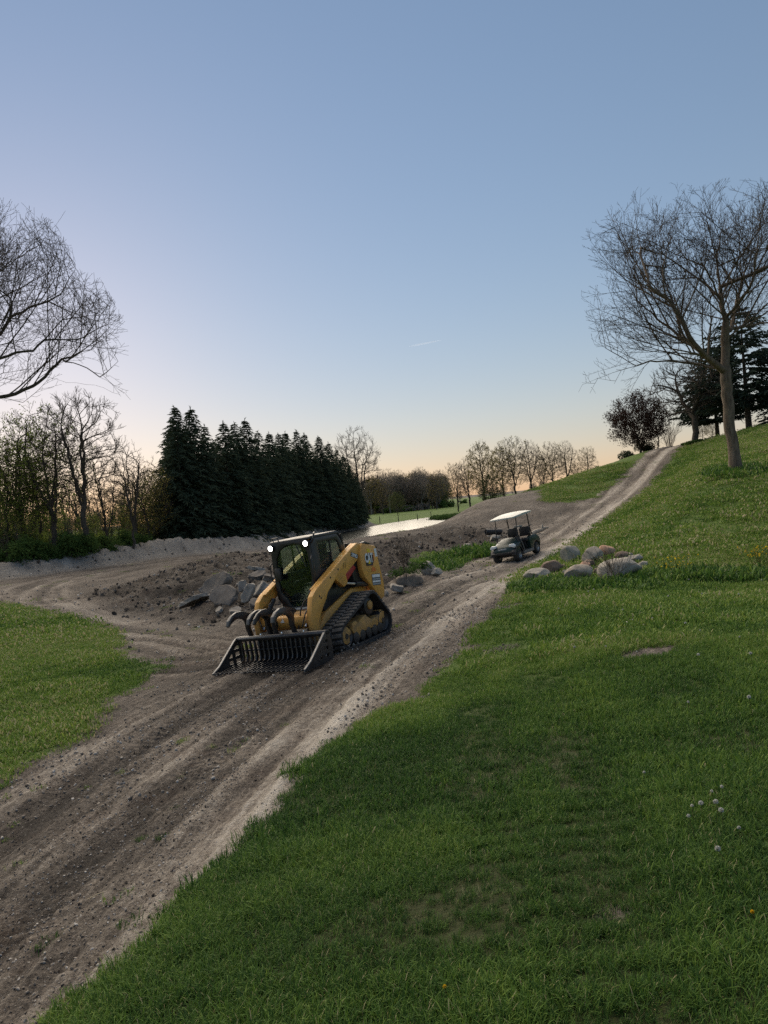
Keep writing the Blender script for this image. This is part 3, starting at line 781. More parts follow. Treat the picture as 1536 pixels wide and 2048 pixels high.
def big_left_tree():
    rg = np.random.default_rng(202); D = 28.0
    bx, by = at(-175, 1150, D)[:2]; base = np.array([bx, by, gz(bx, by) - 0.15])
    A = lambda x, y, dd=0.0: at(x, y, D + dd)
    limbs = [
        [base, A(-180, 1050), A(-178, 960), A(-170, 880), A(-165, 780), A(-150, 700), A(-130, 620), A(-110, 520), A(-90, 430)],
        [A(-172, 930), A(-90, 912, -.4), A(0, 907, -.6), A(65, 905, -.6), A(95, 890, -.6), A(130, 868, -.6), A(180, 857, -.6), A(212, 864, -.6)],
        [A(-170, 880), A(-90, 845, .4), A(0, 798, .8), A(50, 780, .9), A(80, 763, 1.0), A(100, 742, 1.0), A(124, 718, 1.1), A(180, 698, 1.2), A(224, 668, 1.2), A(245, 640, 1.2)],
        [A(124, 722, 1.1), A(160, 730, .6), A(200, 752, .4), A(235, 775, .2), A(262, 800, 0)],
        [A(88, 755, 1.0), A(130, 765, 1.6), A(190, 770, 2), A(240, 790, 2.2)],
        [A(-168, 800), A(-90, 745, -.8), A(0, 717, -1.2), A(64, 700, -1.4), A(100, 668, -1.4), A(152, 616, -1.5), A(168, 576, -1.6), A(184, 545, -1.6)],
        [A(95, 675, -1.4), A(150, 680, -.6), A(200, 655, -.2), A(235, 640, 0)],
        [A(-160, 760), A(-70, 700, .8), A(0, 668, 1.2), A(22, 634, 1.3), A(24, 584, 1.4), A(36, 520, 1.6), A(34, 440, 1.8), A(30, 410, 1.8)],
        [A(22, 632, 1.3), A(70, 612, .6), A(120, 590, .2), A(150, 540, 0)],
        [A(34, 520, 1.6), A(80, 490, 1.0), A(110, 450, .6), A(132, 420, .4)],
        [A(36, 545, 1.6), A(90, 520, 2.2), A(130, 500, 2.6)],
        [A(-145, 680), A(-60, 600, -1.5), A(0, 530, -2), A(45, 470, -2.2), A(60, 420, -2.2)],
        [A(-140, 650), A(-90, 560, 1.5), A(-40, 480, 2), A(-10, 410, 2.2)],
        [A(-165, 780), A(-250, 700, .5), A(-330, 620, .8)], [A(-160, 740), A(-220, 640, -1), A(-270, 540, -1.4)],
        [A(-170, 850), A(-240, 800, -2), A(-300, 760, -3)], [A(-160, 760), A(-140, 700, 3), A(-100, 640, 4)],
        [A(-60, 905, -.5), A(-20, 940, -1), A(20, 950, -1.2)],
    ]
    P, par = skeleton(limbs, 0.33, rg, 0.025)
    poly = [(-420, 560), (-330, 430), (-160, 370), (-40, 372), (20, 392), (60, 408), (105, 440), (145, 495), (150, 530), (195, 545), (225, 595), (250, 640), (262, 715), (235, 750), (275, 800), (215, 800), (150, 770), (90, 790), (40, 830), (60, 880), (-20, 890), (-120, 830), (-380, 800)]
    zlow = at(-170, 900, D)[2]
    P, par = ramify(P, par, envelope(poly, D, 4.6), rg, lambda p: p.z < zlow, BIG_LEVELS)
    org = base + np.array([0, 0, 0.15]); P = [p - org for p in P]
    parts = bare_tree_meshes('left_tree', P, par, 0.0050, 0.22, rg, BARK, 0.022)
    put_tree('bare_tree', parts, tuple(org), label='large bare tree reaching dark limbs in from the left over the earth bank')
big_left_tree()

# ------------------------------------------------------------------ generic trees
def wood_tree(seed, H, spread, r_trunk, natt=900, crown0=0.35, forks=2, leaf=None, leaf_n=0, leaf_size=0.07, tw=0.55, lean=0.0):
    rg = np.random.default_rng(seed)
    limbs = [[(0, 0, -0.2), (0.1 * rg.normal(), 0.1 * rg.normal(), H * 0.2), (lean * 0.4 + 0.2 * rg.normal(), 0.2 * rg.normal(), H * 0.45), (lean + 0.25 * rg.normal(), 0.25 * rg.normal(), H * 0.72)]]
    for k in range(forks):
        a = rg.uniform(0, 2 * math.pi); h0 = rg.uniform(0.22, 0.45) * H
        limbs.append([(0, 0, h0), (0.30 * spread * math.cos(a), 0.30 * spread * math.sin(a), h0 + 0.18 * H), (0.5 * spread * math.cos(a), 0.5 * spread * math.sin(a), h0 + 0.42 * H)])
    P, par = skeleton(limbs, 0.4, rg, 0.05)
    u = rg.normal(size=(natt * 2, 3)); u /= np.linalg.norm(u, axis=1)[:, None]; u *= (rg.random(natt * 2) ** 0.45)[:, None]
    c0 = crown0 * H; att = np.c_[u[:, 0] * spread, u[:, 1] * spread, c0 + (H - c0) * (0.5 + 0.5 * u[:, 2])]
    t = (att[:, 2] - c0) / (H - c0)
    att = att[np.hypot(att[:, 0], att[:, 1]) < spread * (0.45 + 0.75 * np.sin(np.pi * np.clip(t * 0.85 + 0.12, 0, 1)))][:natt]
    P, par = colonize(P, par, att, 0.38, 2.8, 0.55, 60, rg, 0.16, 0.08)
    P, par = add_twigs(P, par, rg, tw, 3, 2 if natt > 750 else 1, 0.35)
    return bare_tree_meshes('tree', P, par, 0.009, r_trunk, rg, BARK, 0.035, leaf, leaf_size, leaf_n, 0.18)
def clump_mesh(name, seed, rx, ry, H, n, size, mat, lobes=14):
    """leafy bush: leaf faces packed on many uneven lobes"""
    rg = np.random.default_rng(seed); C = []
    for k in range(lobes):
        a = rg.uniform(0, 2 * math.pi); rr = rg.random() ** 0.5
        c = np.array([rx * 0.75 * rr * math.cos(a), ry * 0.75 * rr * math.sin(a), H * rg.uniform(0.12, 0.80) * (1 - 0.35 * rr)])
        s = np.array([rx, ry, H * 0.6]) * rg.uniform(0.22, 0.48)
        u = rg.normal(size=(n // lobes, 3)); u /= np.linalg.norm(u, axis=1)[:, None]; u *= rg.uniform(0.55, 1.12, len(u))[:, None]
        C.append(c + u * s)
    C = np.vstack(C); C = C[C[:, 2] > 0.02]
    V, F = leaf_quads(C, size, rg)
    return fast_mesh(name, V, F, mat, smooth=False)
def stems_mesh(seed, n, H, spread, r=0.02):
    rg = np.random.default_rng(seed); limbs = []
    P = []; par = []
    for k in range(n):
        a = rg.uniform(0, 2 * math.pi); s = rg.uniform(0.3, 1) * spread
        S = subdivide([(0.15 * math.cos(a), 0.15 * math.sin(a), -0.1), (0.5 * s * math.cos(a), 0.5 * s * math.sin(a), H * 0.5), (s * math.cos(a), s * math.sin(a), H * rg.uniform(0.7, 1))], 0.35)
        for i, q in enumerate(S):
            P.append(q + rg.normal(0, 0.03, 3)); par.append(-1 if i == 0 else len(P) - 2)
    P, par = add_twigs(P, par, rg, 0.5, 2, 2, 0.3)
    r_, kids, order, cnt = radii(P, par, 0.005, r)
    V, F = tubes(P, par, r_, kids, order, lambda q: True)
    return fast_mesh('stems', V, F, BARK)
WT = [wood_tree(11, 12.5, 3.0, 0.20, 900, 0.34, 3), wood_tree(12, 11.5, 2.3, 0.16, 700, 0.30, 2), wood_tree(13, 10.5, 2.0, 0.12, 600, 0.28, 2),
      wood_tree(14, 12.0, 2.9, 0.18, 900, 0.26, 3, SPRING, 4200, 0.075), wood_tree(15, 10.0, 2.8, 0.13, 800, 0.14, 3, SPRING, 6500, 0.08), wood_tree(16, 9.0, 2.4, 0.10, 760, 0.16, 3, BUD, 3000, 0.07)]
def at_ground(px, depth):
    d = ray(px, 1050)
    x, y = d[0] * depth, depth
    return (x, y, gz(x, y) - 0.05)
FOREST = [  # picture x, depth, kind, scale, what sets it apart
    (172, 55, 0, 1.0, 'thick forked bare tree, stoutest trunk in the wood on the left'),
    (104, 56, 3, 1.02, 'tree with a heavy ivy-dark trunk and sparse young leaves at the left wood'),
    (80, 60, 1, 1.05, 'straight slender bare tree rising close behind the heavy trunk in the left wood'),
    (46, 57, 3, 0.98, 'young-leaved tree near the picture edge under the big overhanging limbs'),
    (214, 60, 2, 0.92, 'thin bare tree between the stout forked tree and the paired stems'),
    (262, 58, 2, 0.88, 'thin pale bare tree in front of the sunset glow'),
    (270, 62, 1, 0.82, 'slim bare tree standing close beside the thin pale one'),
    (298, 64, 5, 0.88, 'small budding tree next to the first tall spruce'),
    (318, 68, 4, 0.75, 'low leafy tree against the left end of the spruce row'),
    (12, 55, 4, 0.95, 'yellow-green leafy tree at the left edge of the picture'),
]
for px, d, k, s, lab in FOREST:
    put_tree('woodland_tree', WT[k], at_ground(px, d), random.uniform(0, 6.28), s, lab, 'tree', 'trees of the wood behind the earth bank')
rg_f = np.random.default_rng(31)
for i in range(30):
    px = -60 + 400 * (i + rg_f.uniform(0, 0.9)) / 30; d = rg_f.uniform(64, 96); kk = int((1, 4, 2, 5, 1, 4)[i % 6])
    put_tree('woodland_tree', WT[kk], at_ground(px, d), rg_f.uniform(0, 6.28), rg_f.uniform(0.40, 0.58) if kk == 4 else rg_f.uniform(0.72, 0.98), 'slender tree with young leaves deeper in the wood, behind the front row of trunks', 'tree', 'trees deep in the wood')

# undergrowth along the edge of the wood
BUSH = [clump_mesh('bush', 41, 1.7, 1.5, 2.6, 4200, 0.085, UNDER), clump_mesh('bush', 42, 1.5, 1.4, 2.1, 3600, 0.08, UNDER), clump_mesh('bush', 43, 1.8, 1.5, 3.6, 3800, 0.085, UNDER_Y, 18)]
BSTEM = [stems_mesh(51, 7, 2.6, 1.4), stems_mesh(52, 7, 2.2, 1.2), stems_mesh(53, 8, 3.6, 1.3)]
BUSHES = [(-20, 50.5, 0, 1.0), (20, 50, 1, 1.05), (55, 51, 0, 1.0), (88, 52, 1, 1.0), (118, 53, 0, 0.95), (150, 54.5, 1, 1.0), (180, 56, 0, 0.9), (212, 57.5, 1, 0.95), (240, 59, 0, 0.85), (268, 60.5, 1, 0.9), (296, 62, 0, 0.8), (322, 64, 1, 0.8),
          (-10, 54, 2, 1.15), (32, 54.5, 2, 1.1), (70, 55.5, 2, 1.0), (128, 57, 2, 0.85), (195, 61, 2, 0.85), (232, 62, 2, 0.8), (285, 65, 2, 0.85), (312, 66.5, 2, 0.8), (150, 62, 2, 0.9), (255, 66, 2, 0.9), (95, 60, 2, 1.0)]
ORD_B = 'first second third fourth fifth sixth seventh eighth ninth tenth eleventh twelfth'.split() + [''] * 20
for i, (px, d, k, s) in enumerate(BUSHES):
    lab = ('taller yellow-green shrub standing among the trunks inside the wood' if k == 2 else '%s dark green bush from the left edge at the foot of the wood' % ORD_B[i])
    put_tree('woodland_shrub', [('foliage', BUSH[k]), ('stems', BSTEM[k])], at_ground(px, d), i * 1.7, s, lab, 'shrub', ('dark undergrowth bushes', 'dark undergrowth bushes', 'yellow-green understory shrubs')[k])

# ------------------------------------------------------------------ conifers
def conifer(seed, H, R0, mat, gap=0.24, dens=1.0, droop=0.35, z0=0.25, open_=0.0, trunk_r=0.16, spray=0.34, power=0.58):
    rg = np.random.default_rng(seed); C = []; tri = []
    z = z0
    while z < H * 0.985:
        f = 1 - (z - z0) / (H - z0)
        Lb = R0 * (f ** power) * min(1.0, 0.42 + 3.6 * f) * (0.55 + 0.45 * min(1, (z - z0 + 0.8) / 1.5)) + 0.10
        nb = max(4, int(9 * dens * (0.6 + 0.4 * f)))
        for k in range(nb):
            if rg.random() < open_: continue
            a = rg.uniform(0, 2 * math.pi); L = Lb * rg.uniform(0.65, 1.18)
            d = np.array([math.cos(a), math.sin(a), 0]); lat = np.array([-d[1], d[0], 0])
            m = max(3, int(L / 0.20))
            for q in range(m):
                t = (q + rg.random()) / m
                if L > 1.2 and t < 0.25: continue
                p = d * L * t + np.array([0, 0, z - droop * L * t * t + 0.16 * L * t])
                for sgn in (-1, 1, 0):
                    if rg.random() < 0.15: continue
                    e = d * rg.uniform(0.4, 1.0) + lat * sgn * rg.uniform(0.5, 1.0) + np.array([0, 0, rg.uniform(-0.75, 0.05)])
                    e /= np.linalg.norm(e); w = np.cross(e, rg.normal(size=3)); w /= np.linalg.norm(w)
                    s = spray * rg.uniform(0.6, 1.25) * (0.55 + 0.45 * f)
                    tri += [p + w * s * 0.16, p - w * s * 0.16, p + e * s - w * s * 0.03, p + e * s + w * s * 0.03]
        z += gap * rg.uniform(0.75, 1.25) * (0.7 + 0.3 * f)
    top = np.array([0, 0, H])
    for k in range(16):
        e = np.array([rg.normal() * 0.35, rg.normal() * 0.35, rg.uniform(-0.3, 1)]); e /= np.linalg.norm(e); w = np.cross(e, rg.normal(size=3)); w /= np.linalg.norm(w)
        p = top - np.array([0, 0, rg.uniform(0.0, 0.5)])
        tri += [p + w * 0.035, p - w * 0.035, p + e * 0.26 - w * 0.01, p + e * 0.26 + w * 0.01]
    V = np.array(tri); F = np.arange(len(V)).reshape(-1, 4)
    n = 8; zs = np.linspace(-0.2, H * 0.97, 12); TV = []; TF = []
    for i, zz in enumerate(zs):
        rr = trunk_r * max(0.06, 1 - zz / H)
        TV += [(rr * math.cos(2 * math.pi * k / n), rr * math.sin(2 * math.pi * k / n), zz) for k in range(n)]
    for i in range(len(zs) - 1): TF += [(i * n + k, i * n + (k + 1) % n, (i + 1) * n + (k + 1) % n, (i + 1) * n + k) for k in range(n)]
    return [('trunk', fast_mesh('conifer_trunk', np.array(TV), np.array(TF), BARK)), ('crown', fast_mesh('conifer_crown', V, F, mat, smooth=False))]
SPR = [conifer(61, 12.0, 2.7, NEEDLE, dens=1.9, spray=0.5), conifer(62, 11.3, 2.6, NEEDLE, dens=1.9, spray=0.5), conifer(63, 12.4, 2.6, NEEDLE, dens=1.8, spray=0.48), conifer(64, 10.6, 2.7, NEEDLE, dens=1.9, spray=0.5)]
SPRUCE = [  # picture x of the top, picture y of the top, depth
    (348, 812, 67), (380, 815, 68.5), (408, 850, 70), (446, 845, 72), (468, 845, 74), (489, 838, 76), (515, 862, 79), (537, 866, 82), (556, 866, 85), (570, 864, 88), (592, 860, 91), (608, 868, 94), (636, 872, 97), (656, 885, 100.5), (672, 898, 104), (686, 912, 108), (699, 930, 112), (710, 950, 116), (719, 975, 119)]
ORD = 'first second third fourth fifth sixth seventh eighth ninth tenth eleventh twelfth thirteenth fourteenth fifteenth sixteenth seventeenth eighteenth nineteenth'.split()
for i, (px, py, d) in enumerate(SPRUCE):
    t = at(px, py, d); zg = gz(t[0], t[1]) - 0.1; h = t[2] - zg; k = i % 4; H0 = (12.0, 11.3, 12.4, 10.6)[k]
    lab = ('tallest spruce at the left end of the dark evergreen row' if i == 0 else 'second tall spruce from the left end of the dark evergreen row' if i == 1 else
           'small last spruce at the far right end of the evergreen row' if i == len(SPRUCE) - 1 else '%s spruce counted from the left end of the front evergreen row' % ORD[i])
    put_tree('spruce_tree', SPR[k], (t[0], t[1], zg), i * 2.1, (h / H0) * 0.98, lab, 'spruce', 'spruces of the evergreen row', h / H0)
for i in range(34):   # second, hidden row that closes the gaps
    s = i / 33.0; px = 356 + 352 * s; d = 69.5 + 50 * s + random.uniform(-1.2, 1.6); x, y, z = at_ground(px, d)
    k = (i + 2) % 4; h = np.interp(px, [q[0] for q in SPRUCE], [at(*q)[2] - z for q in SPRUCE]) * random.uniform(0.84, 0.97); H0 = (12.0, 11.3, 12.4, 10.6)[k]
    put_tree('spruce_tree', SPR[k], (x, y, z), i * 1.3, h / H0, 'dark spruce of the hidden back row, behind the front row of evergreens', 'spruce', 'back row of the evergreens')

# ------------------------------------------------------------------ trees beyond the pond and along the ridge
FT = [wood_tree(71, 13, 3.4, 0.22, 900, 0.25, 3), wood_tree(72, 12, 2.6, 0.18, 800, 0.24, 2, BUD, 2600, 0.10), wood_tree(73, 11, 3.0, 0.16, 800, 0.2, 3, BUD, 900, 0.09), wood_tree(74, 8.5, 3.2, 0.14, 900, 0.12, 3, MIDGREEN, 4200, 0.11)]
FAR = [ # picture x, y of the top, depth, kind, wording
    (706, 858, 124, 0, 'tall bare tree rising over the right end of the evergreen row'),
    (958, 884, 138, 1, 'budding yellowish tree with a clear trunk, left of the tall trees beyond the ridge'),
    (1022, 873, 142, 2, 'tallest dark tree in the group beyond the ridge'),
    (1000, 892, 150, 1, 'budding tree close against the tallest dark tree beyond the ridge'),
    (1055, 884, 146, 0, 'bare fan-shaped tree to the right of the tallest dark tree'),
    (1098, 884, 140, 2, 'bare tree, left one of the pair above the ridge'),
    (1128, 884, 142, 0, 'bare tree, right one of the pair above the ridge'),
    (1082, 905, 150, 2, 'small bare tree beside the pair above the ridge'),
    (908, 925, 150, 2, 'dark bushy tree at the near end of the far tree group'),
    (932, 918, 145, 0, 'bare tree between the dark bushy tree and the budding one'),
    (978, 950, 135, 3, 'small leafing tree below the budding tree beyond the ridge'),
    (1172, 893, 96, 2, 'small thin tree by the low evergreens above the ridge'),
    (792, 985, 165, 3, 'round green leafing tree beyond the pond'),
    (1150, 925, 120, 2, 'low bare tree between the pair and the thin tree above the ridge'),
    (868, 950, 190, 2, 'bare tree at the edge of the far wood beyond the pond'),
    (830, 958, 205, 0, 'bare tree in the middle of the far wood beyond the pond'),
    (760, 960, 190, 2, 'bare tree in the far wood next to the evergreen row'),
]
FH = (13, 12, 11, 8.5)
for px, py, d, k, lab in FAR:
    t = at(px, py, d); zg = gz(t[0], t[1]) - 0.1; h = max(3.0, t[2] - zg)
    put_tree('field_tree', FT[k], (t[0], t[1], zg), px * 0.37, h / FH[k], lab, 'tree', 'trees beyond the pond and the ridge')
FB = clump_mesh('bush', 91, 2.6, 2.0, 1.8, 2600, 0.14, UNDER)
rg_h = np.random.default_rng(77)
for i in range(16):
    px = 880 + 300 * (i + rg_h.uniform(-0.3, 0.3)) / 15; d = 112 + 20 * rg_h.random() if px < 930 else rg_h.uniform(74, 84)
    put_tree('hedge_shrub', [('foliage', FB)], at_ground(px, d), i * 0.9, rg_h.uniform(0.9, 1.3) if px < 930 else rg_h.uniform(0.8, 1.25), '%s low dark shrub from the left in the line along the ridge top' % ORD[i], 'shrub', 'low shrubs along the ridge')

# ------------------------------------------------------------------ plants on the hill top
def on_hill(px, d):
    x = ray(px, 880)[0] * d
    return (x, d, gz(x, d) - 0.05)
PINE = conifer(81, 9.5, 4.0, PINE_N, gap=0.40, dens=2.7, droop=0.10, z0=1.6, open_=0.10, trunk_r=0.24, spray=0.55, power=0.45)
put_tree('pine_tree', PINE, on_hill(1500, 57), 0.4, 1.0, 'large dark pine with a bare lower trunk behind the big bare tree', 'pine')
put_tree('pine_tree', PINE, on_hill(1436, 66), 2.4, 0.86, 'smaller dark pine partly hidden behind the trunk of the big bare tree', 'pine')
put_tree('pine_tree', conifer(82, 3.2, 1.3, PINE_N, gap=0.2), on_hill(1548, 55), 1.0, 1.0, 'young pine cut by the right edge of the picture on the hill', 'pine')
put_tree('bare_tree', wood_tree(83, 6.8, 3.2, 0.24, 900, 0.28, 3, lean=-0.6), on_hill(1389, 58), 2.6, 1.0, 'medium bare tree with a forked trunk at the top of the road', 'tree')
cop = wood_tree(84, 5.2, 2.3, 0.11, 800, 0.10, 5, COPPER, 15000, 0.065, 0.45, lean=-0.5)
put_tree('copper_leaved_tree', cop, on_hill(1280, 66), 0.0, 1.0, 'small tree with dark copper-red leaves beside the top of the road', 'tree')
put_tree('copper_leaved_tree', wood_tree(85, 3.6, 1.1, 0.05, 350, 0.25, 2, COPPER, 1500, 0.055, 0.35), on_hill(1313, 67), 1.0, 1.0, 'slim copper-leaved sapling just right of the small copper tree', 'tree')
put_tree('bare_shrub', [('stems', stems_mesh(86, 22, 2.0, 1.15, 0.018))], on_hill(1338, 68), 0.0, 1.0, 'round bare twiggy shrub at the crest of the road', 'shrub')
YEW = clump_mesh('bush', 92, 1.3, 1.1, 1.9, 3200, 0.075, NEEDLE, 12)
put_tree('evergreen_shrub', [('foliage', YEW)], on_hill(1205, 74), 0.3, 1.25, 'dark evergreen bush standing alone left of the copper tree', 'shrub')
put_tree('evergreen_shrub', [('foliage', YEW)], on_hill(1250, 68), 1.3, 0.75, 'low evergreen bush under the left side of the copper tree', 'shrub')
put_tree('evergreen_shrub', [('foliage', YEW)], on_hill(1285, 67), 2.3, 0.72, 'low evergreen bush at the foot of the copper tree', 'shrub')
WEED = clump_mesh('bush', 93, 1.2, 0.9, 0.7, 1500, 0.06, UNDER, 10)
for px, d, s in ((1378, 58, 0.8), (1392, 57, 0.9), (1410, 56.5, 0.7)):
    put_tree('weedy_shrub', [('foliage', WEED)], on_hill(px, d), px, s, 'low weedy growth along the right edge of the road top', 'shrub', 'weeds at the road top')
for px, d, k in ((1405, 74, 5), (1425, 78, 5), (1500, 80, 2)):
    put_tree('distant_sapling', WT[k], on_hill(px, d), px, 0.28, 'small distant sapling seen under the pine branches on the hill', 'tree', 'saplings over the hill')

# ------------------------------------------------------------------ scattering (grass, gravel, far wood)
def scatter(name, P, rot, scl, tint, idx, sources, label, mat_extra=None):
    """one object: points that carry copies of a few source shapes"""
    src = bpy.data.collections.new(name + '_shapes')
    for k, me in enumerate(sources):
        o = bpy.data.objects.new('%s_shape_%02d' % (name, k), me); src.objects.link(o)
    me = bpy.data.meshes.new(name); me.vertices.add(len(P)); me.vertices.foreach_set('co', np.ascontiguousarray(P, np.float32).ravel())
    for an, ty, val, key in (('rot', 'FLOAT_VECTOR', rot, 'vector'), ('scl', 'FLOAT', scl, 'value'), ('tint', 'FLOAT', tint, 'value'), ('idx', 'INT', idx, 'value')):
        a = me.attributes.new(an, ty, 'POINT'); a.data.foreach_set(key, np.ascontiguousarray(val, np.int32 if ty == 'INT' else np.float32).ravel())
    o = bpy.data.objects.new(name, me); COL.objects.link(o)
    ng = bpy.data.node_groups.new(name, 'GeometryNodeTree')
    ng.interface.new_socket('Geometry', in_out='INPUT', socket_type='NodeSocketGeometry'); ng.interface.new_socket('Geometry', in_out='OUTPUT', socket_type='NodeSocketGeometry')
    gi = ng.nodes.new('NodeGroupInput'); go = ng.nodes.new('NodeGroupOutput')
    ci = ng.nodes.new('GeometryNodeCollectionInfo'); ci.inputs['Collection'].default_value = src; ci.inputs['Separate Children'].default_value = True; ci.inputs['Reset Children'].default_value = True
    ip = ng.nodes.new('GeometryNodeInstanceOnPoints'); ip.inputs['Pick Instance'].default_value = True
    def attr(n, t):
        a = ng.nodes.new('GeometryNodeInputNamedAttribute'); a.data_type = t; a.inputs['Name'].default_value = n; return a.outputs['Attribute']
    L = ng.links.new
    L(gi.outputs[0], ip.inputs['Points']); L(ci.outputs[0], ip.inputs['Instance'])
    L(attr('idx', 'INT'), ip.inputs['Instance Index'])
    e2r = ng.nodes.new('FunctionNodeEulerToRotation'); L(attr('rot', 'FLOAT_VECTOR'), e2r.inputs[0]); L(e2r.outputs[0], ip.inputs['Rotation'])
    cx = ng.nodes.new('ShaderNodeCombineXYZ'); s = attr('scl', 'FLOAT'); L(s, cx.inputs[0]); L(s, cx.inputs[1]); L(s, cx.inputs[2]); L(cx.outputs[0], ip.inputs['Scale'])
    L(ip.outputs[0], go.inputs[0])
    md = o.modifiers.new('scatter', 'NODES'); md.node_group = ng
    tag(o, label, kind='stuff')
    return o
def far_wood():
    rg = np.random.default_rng(55); n = 620
    px = np.r_[rg.uniform(700, 890, 260), rg.uniform(-300, 1900, 360)]; d = np.r_[rg.uniform(205, 300, 260), rg.uniform(260, 420, 360)]
    x = np.array([ray(p, 1000)[0] for p in px]) * d; z = ground_h(x, d) - 0.2
    src = [me for k in (0, 2, 3) for pn, me in FT[k] if pn != 'leaves'][:0]
    # join trunk, crown and leaves of each far tree into one shape
    for k in (0, 2, 3, 1):
        bm = bmesh.new()
        for pn, me in FT[k]: bm.from_mesh(me)
        mm = bpy.data.meshes.new('far_tree_shape'); bm.to_mesh(mm); bm.free()
        mm.materials.append(BUD if k in (1,) else MIDGREEN if k == 3 else HAZE_TWIG)
        for p in mm.polygons: p.material_index = 0
        src.append(mm)
    src += [clump_mesh('far_bush', 95, 3.2, 2.6, 3.0, 900, 0.3, UNDER, 10), clump_mesh('far_bush', 96, 3.4, 2.6, 3.6, 900, 0.3, HAZE_TWIG, 10)]
    sc = rg.uniform(0.65, 1.0, n) * np.where((px > 890) & (px < 1300), 0.55, 1.0)
    scatter('far_woods', np.c_[x, d, z], np.c_[np.zeros(n), np.zeros(n), rg.uniform(0, 6.28, n)], sc, rg.random(n), rg.choice(6, n, p=[0.30, 0.26, 0.06, 0.08, 0.12, 0.18]), src, 'distant hazy wood along the horizon beyond the pond')
far_wood()
